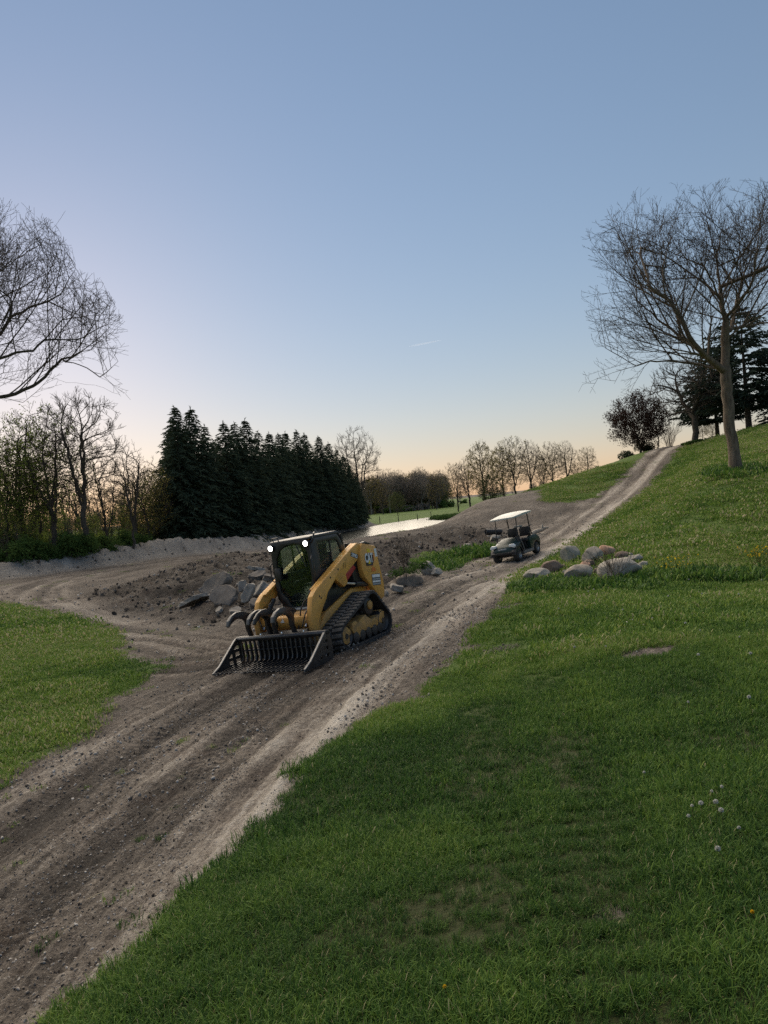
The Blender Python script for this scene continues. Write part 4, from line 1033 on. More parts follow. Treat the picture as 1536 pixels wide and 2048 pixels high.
# ------------------------------------------------------------------ mesh builder
class MB:
    def __init__(s): s.v = []; s.f = []
    def add(s, V, F):
        o = len(s.v); s.v += [tuple(p) for p in V]; s.f += [[i + o for i in f] for f in F]; return s
    def box(s, x0, x1, y0, y1, z0, z1):
        V = [(x, y, z) for z in (z0, z1) for y in (y0, y1) for x in (x0, x1)]
        return s.add(V, [[0, 2, 3, 1], [4, 5, 7, 6], [0, 1, 5, 4], [2, 6, 7, 3], [0, 4, 6, 2], [1, 3, 7, 5]])
    def prism(s, poly, a, b, axis='y', poly2=None):
        """polygon (in xz for axis y, yz for axis x, xy for axis z) pushed from a to b"""
        n = len(poly); p2 = poly2 or poly
        mk = {'y': lambda p, t: (p[0], t, p[1]), 'x': lambda p, t: (t, p[0], p[1]), 'z': lambda p, t: (p[0], p[1], t)}[axis]
        V = [mk(p, a) for p in poly] + [mk(p, b) for p in p2]
        F = [list(range(n)), list(range(2 * n - 1, n - 1, -1))] + [[i, i + n, (i + 1) % n + n, (i + 1) % n] for i in range(n)]
        return s.add(V, F)
    def holed(s, outer, inner, a, b, axis='y'):
        """plate with a hole: outer and inner loops are matched by direction from the hole's middle"""
        c = np.mean(inner, 0)
        def cast(loop, th):
            d = np.array([math.cos(th), math.sin(th)]); best = 0
            for i in range(len(loop)):
                p = np.array(loop[i]) - c; q = np.array(loop[(i + 1) % len(loop)]) - c
                e = q - p; den = d[0] * e[1] - d[1] * e[0]
                if abs(den) < 1e-9: continue
                t = (p[0] * e[1] - p[1] * e[0]) / den; u = (p[0] * d[1] - p[1] * d[0]) / den
                if t > 0 and -1e-6 <= u <= 1 + 1e-6: best = max(best, t)
            return c + d * best
        ths = sorted({round(math.atan2(*(np.array(p) - c)[::-1]), 4) for p in list(outer) + list(inner)})
        O = [cast(outer, t) for t in ths]; I = [cast(inner, t) for t in ths]; n = len(ths)
        mk = {'y': lambda p, t: (p[0], t, p[1]), 'x': lambda p, t: (t, p[0], p[1])}[axis]
        V = [mk(p, a) for p in O] + [mk(p, a) for p in I] + [mk(p, b) for p in O] + [mk(p, b) for p in I]
        F = []
        for i in range(n):
            j = (i + 1) % n
            F += [[i, j, n + j, n + i], [2 * n + j, 2 * n + i, 3 * n + i, 3 * n + j], [j, i, 2 * n + i, 2 * n + j], [n + i, n + j, 3 * n + j, 3 * n + i]]
        return s.add(V, F)
    def cyl(s, p0, p1, r0, r1=None, n=14):
        return s.tube([p0, p1], [r0, r0 if r1 is None else r1], n)
    def tube(s, pts, r, n=8):
        pts = [Vector(p) for p in pts]; rr = r if isinstance(r, (list, tuple)) else [r] * len(pts)
        V = []; F = []; up = None
        for i, p in enumerate(pts):
            t = (pts[min(i + 1, len(pts) - 1)] - pts[max(i - 1, 0)]).normalized()
            if up is None: up = t.orthogonal().normalized()
            up = (up - t * up.dot(t)).normalized(); sd_ = t.cross(up)
            V += [tuple(p + (up * math.cos(2 * math.pi * k / n) + sd_ * math.sin(2 * math.pi * k / n)) * rr[i]) for k in range(n)]
        for i in range(len(pts) - 1):
            F += [[i * n + k, i * n + (k + 1) % n, (i + 1) * n + (k + 1) % n, (i + 1) * n + k] for k in range(n)]
        F += [list(range(n - 1, -1, -1)), [(len(pts) - 1) * n + k for k in range(n)]]
        return s.add(V, F)
    def lathe(s, prof, c, axis='y', n=20):
        """profile of (radius, offset) turned round an axis through c"""
        V = []; F = []; m = len(prof)
        for k in range(n):
            a = 2 * math.pi * k / n
            for r, o in prof:
                if axis == 'y': V.append((c[0] + r * math.cos(a), c[1] + o, c[2] + r * math.sin(a)))
                elif axis == 'x': V.append((c[0] + o, c[1] + r * math.cos(a), c[2] + r * math.sin(a)))
                else: V.append((c[0] + r * math.cos(a), c[1] + r * math.sin(a), c[2] + o))
        for k in range(n):
            k2 = (k + 1) % n
            F += [[k * m + i, k2 * m + i, k2 * m + i + 1, k * m + i + 1] for i in range(m - 1)]
        return s.add(V, F)
    def mesh(s, name, mat, bevel=0.0, smooth=False, seg=2):
        me = bpy.data.meshes.new(name); bm = bmesh.new()
        vs = [bm.verts.new(v) for v in s.v]
        for f in s.f:
            try: bm.faces.new([vs[i] for i in f])
            except ValueError: pass
        bmesh.ops.remove_doubles(bm, verts=bm.verts[:], dist=1e-5)
        bmesh.ops.recalc_face_normals(bm, faces=bm.faces[:])
        if bevel > 0:
            es = [e for e in bm.edges if len(e.link_faces) == 2 and e.calc_face_angle(0) > 0.45]
            bmesh.ops.bevel(bm, geom=es, offset=bevel, segments=seg, affect='EDGES', profile=0.5, clamp_overlap=True)
        if smooth or bevel > 0:
            for f in bm.faces: f.smooth = True
        bm.to_mesh(me); bm.free()
        if smooth or bevel > 0:
            try: me.set_sharp_from_angle(angle=R(35))
            except Exception: pass
        if mat is not None: me.materials.append(mat)
        return me
    def build(s, name, mat, parent=None, bevel=0.0, smooth=False, seg=2):
        return link(name, s.mesh(name, mat, bevel, smooth, seg), parent)
def text_mesh(name, body, size, mat, extrude=0.0015, bold=0.0, squeeze=1.0):
    cu = bpy.data.curves.new(name, 'FONT'); cu.body = body; cu.size = size; cu.extrude = extrude; cu.offset = bold
    cu.align_x = 'CENTER'; cu.align_y = 'CENTER'; cu.resolution_u = 3
    ob = bpy.data.objects.new(name, cu); COL.objects.link(ob)
    dg = bpy.context.evaluated_depsgraph_get()
    me = bpy.data.meshes.new_from_object(ob.evaluated_get(dg))
    bpy.data.objects.remove(ob); bpy.data.curves.remove(cu)
    me.transform(Matrix.Diagonal((squeeze, 1, 1, 1)))
    me.materials.clear(); me.materials.append(mat); me.name = name
    return me

# ------------------------------------------------------------------ vehicle materials
def paint(name, col, rough=0.45, dirt=0.35, dirtcol=(0.10, 0.08, 0.06), metal=0.0, spec=0.5, scale=5.0, mud=0.0):
    m, nt, out = new_mat(name)
    tc = nd(nt, 'ShaderNodeTexCoord').outputs['Object']
    n = noise(nt, tc, scale, 6, 0.65); n2 = noise(nt, tc, scale * 9, 4, 0.7)
    f = maprange(nt, n, 0.42, 0.75, 0.0, dirt)
    f = math_(nt, 'ADD', f, maprange(nt, n2, 0.55, 0.8, 0.0, dirt * 0.6), clamp=True)
    if mud:        # dried mud thrown up on the lower parts
        z = nd(nt, 'ShaderNodeSeparateXYZ', {0: tc}).outputs[2]
        lo = math_(nt, 'MULTIPLY', maprange(nt, z, 0.95, 0.25), maprange(nt, n2, 0.35, 0.62))
        f = math_(nt, 'ADD', f, math_(nt, 'MULTIPLY', lo, mud), clamp=True)
    c = mixc(nt, f, col, dirtcol)
    rg = math_(nt, 'ADD', math_(nt, 'MULTIPLY', f, 0.4), rough, clamp=True)
    bmp = nd(nt, 'ShaderNodeBump', {'Strength': 0.08, 'Distance': 0.01, 'Height': n2})
    b = nd(nt, 'ShaderNodeBsdfPrincipled', {'Base Color': c, 'Roughness': rg, 'Metallic': metal, 'Specular IOR Level': spec, 'Normal': bmp.outputs[0]})
    nt.links.new(b.outputs[0], out.inputs[0]); return m
def glass(name, tint=(0.84, 0.91, 0.87), refl=1.5):
    m, nt, out = new_mat(name)
    tr = nd(nt, 'ShaderNodeBsdfTransparent', {'Color': c4(tint)})
    gl = nd(nt, 'ShaderNodeBsdfGlossy', {'Color': (0.9, 0.95, 0.92, 1), 'Roughness': 0.02})
    lw = nd(nt, 'ShaderNodeLayerWeight', {'Blend': 0.5}).outputs['Facing']
    mx = nd(nt, 'ShaderNodeMixShader'); nt.links.new(math_(nt, 'ADD', math_(nt, 'MULTIPLY', math_(nt, 'POWER', lw, 4.0), 0.7), 0.035, clamp=True), mx.inputs[0])
    nt.links.new(tr.outputs[0], mx.inputs[1]); nt.links.new(gl.outputs[0], mx.inputs[2]); nt.links.new(mx.outputs[0], out.inputs[0])
    return m
def emit(name, col, s):
    m, nt, out = new_mat(name)
    e = nd(nt, 'ShaderNodeEmission', {'Color': c4(col), 'Strength': s}); nt.links.new(e.outputs[0], out.inputs[0]); return m
YEL = paint('loader_yellow_paint', (0.68, 0.345, 0.065), 0.38, 0.40, (0.16, 0.125, 0.09), mud=0.75)
YEL_D = paint('loader_yellow_muddy', (0.50, 0.27, 0.07), 0.6, 0.9, (0.15, 0.12, 0.085), scale=7)
BLK = paint('black_paint', (0.015, 0.015, 0.017), 0.34, 0.38, (0.075, 0.068, 0.06), mud=0.4)
STEEL = paint('attachment_black_steel', (0.020, 0.020, 0.022), 0.30, 0.4, (0.09, 0.08, 0.07), metal=0.0, spec=0.7)
WORN = paint('worn_bright_steel', (0.26, 0.255, 0.25), 0.40, 0.45, (0.10, 0.09, 0.08), metal=0.3)
RUB = paint('track_rubber', (0.022, 0.022, 0.023), 0.75, 0.55, (0.065, 0.057, 0.05))
RUB_T = paint('tread_rubber_dusty', (0.060, 0.058, 0.056), 0.8, 0.9, (0.15, 0.138, 0.125))
CHROME = paint('chrome_rod', (0.75, 0.75, 0.75), 0.15, 0.1, metal=1.0)
RED = paint('red_paint', (0.42, 0.028, 0.03), 0.45, 0.3)
ORANGE = paint('orange_decal', (0.62, 0.17, 0.03), 0.5, 0.15)
WHITE = paint('white_decal', (0.72, 0.73, 0.74), 0.5, 0.15)
GREYD = paint('grey_decal', (0.30, 0.32, 0.34), 0.5, 0.15)
NAVY = paint('dark_blue_decal', (0.03, 0.04, 0.06), 0.5, 0.2)
YSTK = paint('yellow_sticker', (0.75, 0.55, 0.03), 0.5, 0.1)
CGLASS = glass('cab_glass')
LAMP = emit('work_light_lens', (1.0, 0.98, 0.94), 5.0)

def on_left(me, name, parent, x, y, z, rot=0.0, lab=None):
    """lay a flat mark on a face that looks to the machine's left, level turned by rot"""
    o = link(name, me, parent)
    o.matrix_local = Matrix.Translation((x, y, z)) @ Matrix(((-1, 0, 0, 0), (0, 0, 1, 0), (0, 1, 0, 0), (0, 0, 0, 1))) @ Matrix.Rotation(rot, 4, 'Z')
    if lab: o['label'] = lab
    return o
def belt_path():
    cs = [(0.45, 0.25, 0.25), (-0.58, 0.62, 0.265), (-0.93, 0.26, 0.26)]      # front idler, sprocket, rear idler
    pts = []
    for cx, cz, r in cs:
        pts += [(cx + r * math.cos(a), cz + r * math.sin(a)) for a in np.linspace(0, 2 * math.pi, 72, endpoint=False)]
    P = sorted(set((round(a, 5), round(b, 5)) for a, b in pts))
    def half(P):
        h = []
        for p in P:
            while len(h) > 1 and (h[-1][0] - h[-2][0]) * (p[1] - h[-2][1]) - (h[-1][1] - h[-2][1]) * (p[0] - h[-2][0]) <= 0: h.pop()
            h.append(p)
        return h
    H = half(P)[:-1] + half(P[::-1])[:-1]
    return H          # counter-clockwise in x,z

def build_loader():
    root = empty('track_loader'); root.matrix_world = LOADER_M
    tag(root, 'yellow compact track loader with black cab, two lit lamps and rubber tracks on the road', 'track loader')
    # ---- tracks
    H = np.array(belt_path()); n = len(H)
    seg = np.linalg.norm(np.roll(H, -1, 0) - H, axis=1); L = seg.sum(); cum = np.r_[0, np.cumsum(seg)]
    def along(d):
        d %= L; i = int(np.searchsorted(cum, d, 'right') - 1); i = min(i, n - 1)
        t = (d - cum[i]) / seg[i]; p = H[i] * (1 - t) + H[(i + 1) % n] * t
        e = (H[(i + 1) % n] - H[i]) / seg[i]; return p, e
    lug = MB().box(-0.036, 0.036, -0.101, 0.101, -0.002, 0.030).mesh('tread_lug', RUB_T, 0.007, seg=1)
    nl = int(L / 0.108)
    for s in (1, -1):
        b = MB(); y0, y1 = 0.525 * s, 0.955 * s
        inner = []
        for i in range(n):
            p = H[i]; a = H[(i + 1) % n] - H[i - 1]; a /= np.linalg.norm(a); nrm = np.array([a[1], -a[0]])
            inner.append(p - nrm * 0.035)
        V = [(p[0], y, p[1]) for y in (y0, y1) for p in H] + [(p[0], y, p[1]) for y in (y0, y1) for p in inner]
        F = []
        for i in range(n):
            j = (i + 1) % n
            F += [[i, j, n + j, n + i], [2 * n + i, 3 * n + i, 3 * n + j, 2 * n + j], [i, 2 * n + i, 2 * n + j, j], [n + i, n + j, 3 * n + j, 3 * n + i]]
        b.add(V, F)
        track = b.build('track', RUB, root, smooth=True)
        for k in range(nl):
            for h in (0, 1):
                p, e = along(k * L / nl + h * 0.05)
                o = link('tread_lug', lug, track)
                nrm = Vector((e[1], 0, -e[0])); ex = Vector((e[0], 0, e[1])); ey = nrm.cross(ex)
                y = s * (0.74 + (0.112 if h else -0.112))
                sl = 0.10 * (1 if h else -1)
                ex2 = (ex + ey * sl).normalized(); ey2 = nrm.cross(ex2)
                o.matrix_local = Matrix(((ex2.x, ey2.x, nrm.x, p[0]), (ex2.y, ey2.y, nrm.y, y), (ex2.z, ey2.z, nrm.z, p[1]), (0, 0, 0, 1)))
        # undercarriage
        u = MB(); a, c = 0.62 * s, 0.90 * s
        u.prism([(0.58, 0.15), (0.57, 0.34), (0.42, 0.45), (0.33, 0.36), (0.26, 0.36), (0.27, 0.26), (0.36, 0.24), (0.36, 0.12), (0.46, 0.10)], a, c)
        u.prism([(0.20, 0.44), (0.22, 0.30), (0.10, 0.14), (-0.02, 0.13), (-0.10, 0.21), (-0.84, 0.21), (-1.0, 0.30), (-1.02, 0.44), (-0.90, 0.48), (-0.78, 0.40), (-0.66, 0.38), (-0.5, 0.36), (-0.30, 0.50), (-0.10, 0.44), (-0.02, 0.38), (0.05, 0.46)], a, c)
        u.build('undercarriage_frame', YEL_D, root, 0.012)
        web = MB().prism([(0.42, 0.20), (-0.55, 0.62), (-0.95, 0.26), (-0.9, 0.15), (0.4, 0.12)], 0.56 * s, 0.70 * s)
        web.build('undercarriage_web', BLK, root)
        for wx in (0.12, -0.11, -0.34, -0.57, -0.78):
            w = MB().lathe([(0.0, -0.16), (0.10, -0.16), (0.115, -0.10), (0.115, -0.03), (0.07, -0.02), (0.07, 0.02), (0.115, 0.03), (0.115, 0.10), (0.10, 0.16), (0.05, 0.17), (0.0, 0.17)], (wx, 0.74 * s, 0.155), n=18)
            w.build('road_wheel', BLK, root, smooth=True)
        for wx, wz, wr, nm in ((0.45, 0.25, 0.20, 'idler_wheel'), (-0.93, 0.26, 0.21, 'idler_wheel')):
            w = MB().lathe([(0.0, -0.17), (wr - 0.02, -0.17), (wr, -0.14), (wr, 0.14), (wr - 0.02, 0.17), (wr - 0.05, 0.13), (0.06, 0.12), (0.05, 0.17), (0, 0.17)], (wx, 0.74 * s, wz), n=24)
            w.build(nm, BLK, root, smooth=True)
        sp = MB().lathe([(0.0, -0.10), (0.17, -0.10), (0.185, -0.05), (0.185, 0.05), (0.17, 0.10), (0.13, 0.12), (0, 0.12)], (-0.58, 0.74 * s, 0.62), n=24)
        for k in range(14):
            a_ = 2 * math.pi * k / 14
            ca, sa = math.cos(a_), math.sin(a_)
            p = [(-0.58 + 0.17 * ca - 0.022 * sa, 0.62 + 0.17 * sa + 0.022 * ca), (-0.58 + 0.17 * ca + 0.022 * sa, 0.62 + 0.17 * sa - 0.022 * ca), (-0.58 + 0.225 * ca + 0.012 * sa, 0.62 + 0.225 * sa - 0.012 * ca), (-0.58 + 0.225 * ca - 0.012 * sa, 0.62 + 0.225 * sa + 0.012 * ca)]
            sp.prism(p, (0.74 - 0.04) * s, (0.74 + 0.04) * s)
        spo = sp.build('drive_sprocket', BLK, root, smooth=True)
        MB().lathe([(0.0, 0.165), (0.060, 0.165), (0.085, 0.15), (0.088, 0.11), (0.0, 0.11)] if s > 0 else [(0.0, -0.165), (0.060, -0.165), (0.085, -0.15), (0.088, -0.11), (0.0, -0.11)], (-0.56, 0.74 * s, 0.64), n=20).build('hub_cover', YEL_D, spo, smooth=True)
    # ---- chassis
    ch = MB().prism([(-1.42, 0.34), (-1.5, 0.75), (-1.48, 1.08), (-0.72, 1.04), (-0.60, 0.99), (0.40, 0.71), (0.68, 0.48), (0.78, 0.40), (0.80, 0.27), (0.66, 0.20), (-1.1, 0.20)], -0.50, 0.50)
    ch.build('chassis', YEL, root, 0.018)
    MB().prism([(-0.66, 1.14), (-0.68, 1.03), (0.36, 0.73), (0.47, 0.86), (0.0, 1.20), (-0.2, 1.24)], -0.47, 0.47).build('body_side_panel', BLK, root, 0.01)
    MB().prism([(-1.46, 1.08), (-1.40, 1.44), (-1.2, 1.54), (-0.74, 1.58), (-0.70, 1.05)], -0.46, 0.46).build('engine_hood', BLK, root, 0.03)
    e = MB()
    for k in range(5): e.box(-1.53, -1.49, -0.38, 0.38, 0.55 + 0.09 * k, 0.60 + 0.09 * k)
    e.build('rear_grille', BLK, root)
    MB().cyl((-1.0, 0.30, 1.55), (-1.0, 0.30, 1.86), 0.045, 0.05, 12).build('exhaust_stack', BLK, root, smooth=True)
    # front lower panel, cross tube and its mark
    MB().prism([(0.62, 0.86), (0.78, 0.66), (0.80, 0.36), (0.60, 0.34), (0.50, 0.84)], -0.48, 0.48).build('front_panel', YEL, root, 0.02)
    MB().box(0.50, 0.66, -0.36, 0.36, 0.835, 0.865).build('door_step', GREYD, root, 0.008)
    ct = MB().prism([(0.84, 0.60), (0.82, 0.72), (0.90, 0.80), (1.0, 0.78), (1.04, 0.66), (0.98, 0.56)], -0.54, 0.54).build('cross_tube', YEL, root, 0.03)
    tri = MB().prism([(-0.045, -0.03), (0.045, -0.03), (0.0, 0.045)], 0, 0.003, 'z').mesh('triangle_mark', WHITE)
    o = link('triangle_mark', tri, ct); o.matrix_local = Matrix.Translation((1.026, -0.03, 0.715)) @ Matrix.Rotation(R(90), 4, 'Z') @ Matrix.Rotation(R(72), 4, 'X')
    # ---- lift arms, towers, cylinders
    ARM = [(-1.04, 1.79), (-0.83, 1.85), (-0.55, 1.76), (0.80, 1.20), (0.95, 1.09), (1.02, 0.92), (1.08, 0.72), (1.06, 0.44), (0.88, 0.42), (0.86, 0.66), (0.66, 0.86), (0.52, 0.98), (0.46, 1.07), (0.13, 1.27), (-0.13, 1.08), (-0.27, 1.14), (-0.25, 1.31), (-0.76, 1.52), (-0.93, 1.66)]
    TOW = [(-0.93, 1.82), (-1.42, 1.72), (-1.47, 1.66), (-1.48, 1.40), (-1.56, 0.88), (-1.50, 0.66), (-1.36, 0.62), (-1.10, 0.90), (-0.85, 1.15), (-0.80, 1.34), (-0.81, 1.62)]
    for s in (1, -1):
        arm = MB().prism(ARM, 0.545 * s, 0.655 * s).build('lift_arm', YEL, root, 0.014)
        MB().prism([(-0.83, 1.853), (-0.55, 1.763), (0.80, 1.203), (0.76, 1.165), (-0.57, 1.715), (-0.80, 1.79)], 0.50 * s, 0.549 * s).build('arm_rib', YEL, arm, 0.006)
        tw = MB().prism(TOW, 0.585 * s, 0.70 * s).build('rear_upright', YEL, root, 0.016)
        MB().prism([(-0.97, 1.835), (-1.10, 1.845), (-1.30, 1.785), (-1.28, 1.76), (-0.99, 1.80)], 0.60 * s, 0.68 * s).build('top_cap', BLK, tw, 0.01)
        MB().box(-1.30, -0.62, 0.44 * s, 0.575 * s, 0.99, 1.62).build('upright_housing', BLK, root, 0.02)
        lc = MB().cyl((-1.15, 0.59 * s, 0.98), (-0.62, 0.59 * s, 1.07), 0.055, n=14).build('lift_cylinder', BLK, root, smooth=True)
        MB().cyl((-0.62, 0.59 * s, 1.07), (-0.18, 0.59 * s, 1.15), 0.028, n=12).build('piston_rod', CHROME, lc, smooth=True)
        tcy = MB().cyl((0.62, 0.47 * s, 1.08), (0.86, 0.47 * s, 0.84), 0.045, n=14).build('tilt_cylinder', BLK, root, smooth=True)
        MB().cyl((0.86, 0.47 * s, 0.84), (1.04, 0.47 * s, 0.58), 0.026, n=12).build('piston_rod', CHROME, tcy, smooth=True)
        MB().tube([(0.72, 0.44 * s, 1.05), (0.86, 0.40 * s, 1.02), (0.96, 0.36 * s, 0.88), (1.0, 0.33 * s, 0.70), (1.02, 0.28 * s, 0.52)], 0.013, 8).build('hydraulic_hose', BLK, root, smooth=True)
        MB().tube([(0.80, 0.55 * s, 0.98), (0.95, 0.56 * s, 0.95), (1.08, 0.52 * s, 0.80), (1.10, 0.44 * s, 0.60)], 0.012, 8).build('hydraulic_hose', BLK, root, smooth=True)
        MB().lathe([(0, 0.662), (0.035, 0.662), (0.045, 0.652), (0, 0.652)] if s > 0 else [(0, -0.662), (0.035, -0.662), (0.045, -0.652), (0, -0.652)], (-0.93, 0, 1.73), n=14).build('pivot_pin', BLK, arm, smooth=True)
        if s > 0:
            MB().prism([(-0.60, 1.47), (-0.73, 1.37), (-0.33, 1.16), (-0.24, 1.27)], 0.565, 0.60).build('arm_brace', RED, root, 0.006)['label'] = 'red lift arm brace'
            for hx, hz in ((0.70, 1.02), (0.74, 1.06), (0.30, 1.33), (0.0, 1.44)):
                MB().lathe([(0, 0.663), (0.016, 0.663), (0.020, 0.653), (0, 0.653)], (hx, 0, hz), n=10).build('bolt_head', BLK, arm, smooth=True)
            sl = MB()
            for k in range(2): sl.prism([(-0.22 - 0.055 * k, 1.52), (-0.235 - 0.055 * k, 1.53), (-0.205 - 0.055 * k, 1.43), (-0.19 - 0.055 * k, 1.42)], 0.653, 0.658)
            sl.build('arm_slot', BLK, arm)
            # markings on the left side
            on_left(MB().prism([(-0.135, -0.045), (0.10, -0.045), (0.135, 0.0), (0.135, 0.045), (-0.135, 0.045)], 0, 0.003, 'z').mesh('model_plate', BLK), 'model_plate', arm, -0.655, 0.656, 1.615, R(-20))
            mt = text_mesh('model_number', '299D', 0.095, WHITE, bold=0.003)
            on_left(mt, 'model_number', arm, -0.65, 0.6605, 1.612, R(-20), 'white model number on the lift arm')
            on_left(MB().prism([(-0.15, -0.13), (0.10, -0.13), (0.155, -0.05), (0.155, 0.12), (-0.15, 0.12)], 0, 0.003, 'z').mesh('logo_plate', BLK), 'logo_plate', tw, -1.12, 0.702, 1.475, R(-4))
            on_left(text_mesh('logo_letters', 'CAT', 0.25, WHITE, bold=0.010, squeeze=0.62), 'logo_letters', tw, -1.105, 0.7065, 1.495, R(-4), 'white capital letters of the maker on the rear upright')
            on_left(MB().prism([(-0.052, -0.10), (0.052, -0.10), (0.0, -0.02)], 0, 0.003, 'z').mesh('logo_triangle', YSTK), 'logo_triangle', tw, -1.10, 0.7095, 1.485, R(-4))
            on_left(MB().prism([(0.10, -0.14), (0.19, -0.02), (0.19, 0.12), (0.16, 0.12), (0.16, -0.03), (0.06, -0.14)], 0, 0.002, 'z').mesh('logo_shadow', RED), 'logo_shadow', tw, -1.11, 0.7025, 1.465, R(-4))
            on_left(MB().prism([(-0.06, -0.035), (0.06, -0.035), (0.06, 0.035), (-0.06, 0.035)], 0, 0.002, 'z').mesh('yellow_sticker', YSTK), 'yellow_sticker', tw, -1.13, 0.702, 1.652, R(-6))
            on_left(MB().prism([(-0.045, -0.085), (0.045, -0.085), (0.045, 0.085), (-0.045, 0.085)], 0, 0.002, 'z').mesh('white_sticker', WHITE), 'white_sticker', tw, -1.405, 0.702, 1.575, R(2))
            on_left(MB().prism([(0.09 * math.cos(a), 0.09 * math.sin(a)) for a in np.linspace(0, math.pi, 14)], 0, 0.002, 'z').mesh('orange_emblem', ORANGE), 'orange_emblem', tw, -1.22, 0.702, 1.215, R(-4))
            dc = MB().prism([(-0.165, -0.115), (0.165, -0.115), (0.165, 0.115), (-0.165, 0.115)], 0, 0.002, 'z')
            on_left(dc.mesh('rental_decal', NAVY), 'rental_decal', tw, -1.265, 0.702, 1.04, R(-6))
            for k, (z, hh, mm) in enumerate(((0.075, 0.030, WHITE), (0.012, 0.014, GREYD), (-0.035, 0.018, WHITE), (-0.085, 0.016, GREYD))):
                on_left(MB().prism([(-0.155, z - hh), (0.155, z - hh), (0.155, z + hh), (-0.155, z + hh)], 0, 0.002, 'z').mesh('decal_band', mm), 'decal_band', tw, -1.265, 0.7045, 1.04, R(-6))
    # ---- cab
    glass_f = [(-0.36, 1.17), (-0.385, 1.5), (-0.35, 1.80), (-0.25, 1.95), (-0.08, 2.04), (0.10, 2.045), (0.27, 2.0), (0.375, 1.86), (0.39, 1.6), (0.39, 1.38), (0.33, 1.16), (0.14, 0.92), (0.10, 0.88), (-0.15, 0.88), (-0.18, 0.92), (-0.25, 1.06)]
    outer_f = [(-0.45, 1.05), (-0.46, 1.6), (-0.44, 2.06), (-0.38, 2.10), (0.38, 2.10), (0.44, 2.06), (0.46, 1.6), (0.45, 1.05), (0.30, 0.86), (0.22, 0.84), (-0.24, 0.84), (-0.30, 0.86)]
    cab = MB().holed(outer_f, glass_f, 0.455, 0.505, 'x').build('cab_front_frame', BLK, root, 0.008)
    MB().prism(glass_f, 0.474, 0.480, 'x').build('door_glass', CGLASS, cab)
    MB().tube([(0.515, 0.16, 2.02), (0.515, 0.22, 1.86), (0.515, 0.31, 1.60)], 0.011, 6).build('wiper', BLK, cab)
    side_o = [(0.46, 0.98), (0.46, 2.04), (0.40, 2.10), (-0.46, 2.10), (-0.56, 1.98), (-0.72, 1.62), (-0.74, 0.98)]
    side_w = [(0.26, 1.50), (0.23, 1.96), (0.19, 2.0), (-0.40, 2.0), (-0.46, 1.95), (-0.57, 1.62), (-0.55, 1.50)]
    for s in (1, -1):
        sf = MB().holed(side_o, side_w, 0.415 * s, 0.455 * s).build('cab_side_frame', BLK, root, 0.006)
        MB().prism(side_w, 0.424 * s, 0.429 * s).build('side_glass', CGLASS, sf)
        MB().prism([(-0.14, 1.5), (-0.17, 1.5), (-0.19, 2.0), (-0.16, 2.0)], 0.434 * s, 0.459 * s).build('window_divider', BLK, sf)
        scr = MB()
        for k in range(-12, 18):
            for sl in (1, -1):
                x0 = -0.6 + k * 0.062; pts = []
                for t in np.linspace(0, 1, 2):
                    pass
                za, zb = 1.50, 2.0
                xa, xb = (x0, x0 + 0.5 * 1.25) if sl > 0 else (x0 + 0.5 * 1.25, x0)
                # clip to the window's width
                t0, t1 = 0.0, 1.0
                for lim, sg in ((-0.52, 1), (0.235, -1)):
                    d = (xb - xa) * sg; q = (lim - xa) * sg
                    if d > 0: t0 = max(t0, q / d)
                    else: t1 = min(t1, q / d)
                if t1 - t0 < 0.03: continue
                scr.tube([(xa + (xb - xa) * t, 0.445 * s, za + (zb - za) * t) for t in (t0, t1)], 0.0032, 4)
        scr.build('window_screen', BLK, sf)
        MB().box(-0.50, 0.22, 0.456 * s, 0.463 * s, 1.22, 1.42).build('lower_side_panel', BLK, sf, 0.004)
    MB().prism([(0.50, 2.095), (0.49, 2.135), (0.40, 2.15), (-0.44, 2.16), (-0.50, 2.14), (-0.56, 2.04), (-0.50, 2.095)], -0.455, 0.455).build('cab_roof', BLK, root, 0.015)
    rear = MB().holed([(-0.45, 0.98), (0.45, 0.98), (0.45, 2.08), (-0.45, 2.08)], [(-0.36, 1.50), (0.36, 1.50), (0.34, 1.98), (-0.34, 1.98)], -0.66, -0.62, 'x').build('cab_rear_frame', BLK, root)
    MB().box(-0.645, -0.640, -0.36, 0.36, 1.5, 1.98).build('rear_glass', CGLASS, rear)
    MB().box(-0.63, -0.615, -0.02, 0.02, 1.5, 1.98).build('rear_divider', BLK, rear)
    MB().box(-0.62, 0.46, -0.41, 0.41, 0.90, 0.94).build('cab_floor', BLK, root)
    st = MB().box(-0.50, 0.0, -0.23, 0.23, 1.12, 1.25)
    st.prism([(-0.52, 1.2), (-0.40, 1.2), (-0.46, 1.78), (-0.56, 1.78)], -0.22, 0.22)
    st.prism([(-0.50, 1.78), (-0.55, 1.78), (-0.56, 1.95), (-0.52, 1.95)], -0.12, 0.12)
    st.build('operator_seat', BLK, root, 0.03)
    for s in (1, -1):
        MB().box(-0.30, 0.14, (0.25 * s) if s > 0 else -0.37, 0.37 if s > 0 else -0.25, 1.20, 1.33).build('armrest_console', BLK, root, 0.02)
        MB().tube([(0.10, 0.31 * s, 1.32), (0.12, 0.30 * s, 1.44), (0.11, 0.29 * s, 1.52)], [0.018, 0.016, 0.026], 8).build('joystick', BLK, root, smooth=True)
        wl_ = MB().lathe([(0, -0.06), (0.04, -0.06), (0.062, -0.02), (0.066, 0.02), (0.058, 0.026), (0, 0.012)], (0.535, 0.405 * s, 2.025), 'x', 18).build('work_light', BLK, root, smooth=True)
        MB().lathe([(0, 0.030), (0.03, 0.028), (0.055, 0.022), (0.057, 0.016), (0, 0.016)], (0.535, 0.405 * s, 2.025), 'x', 20).build('lens', LAMP, wl_, smooth=True)
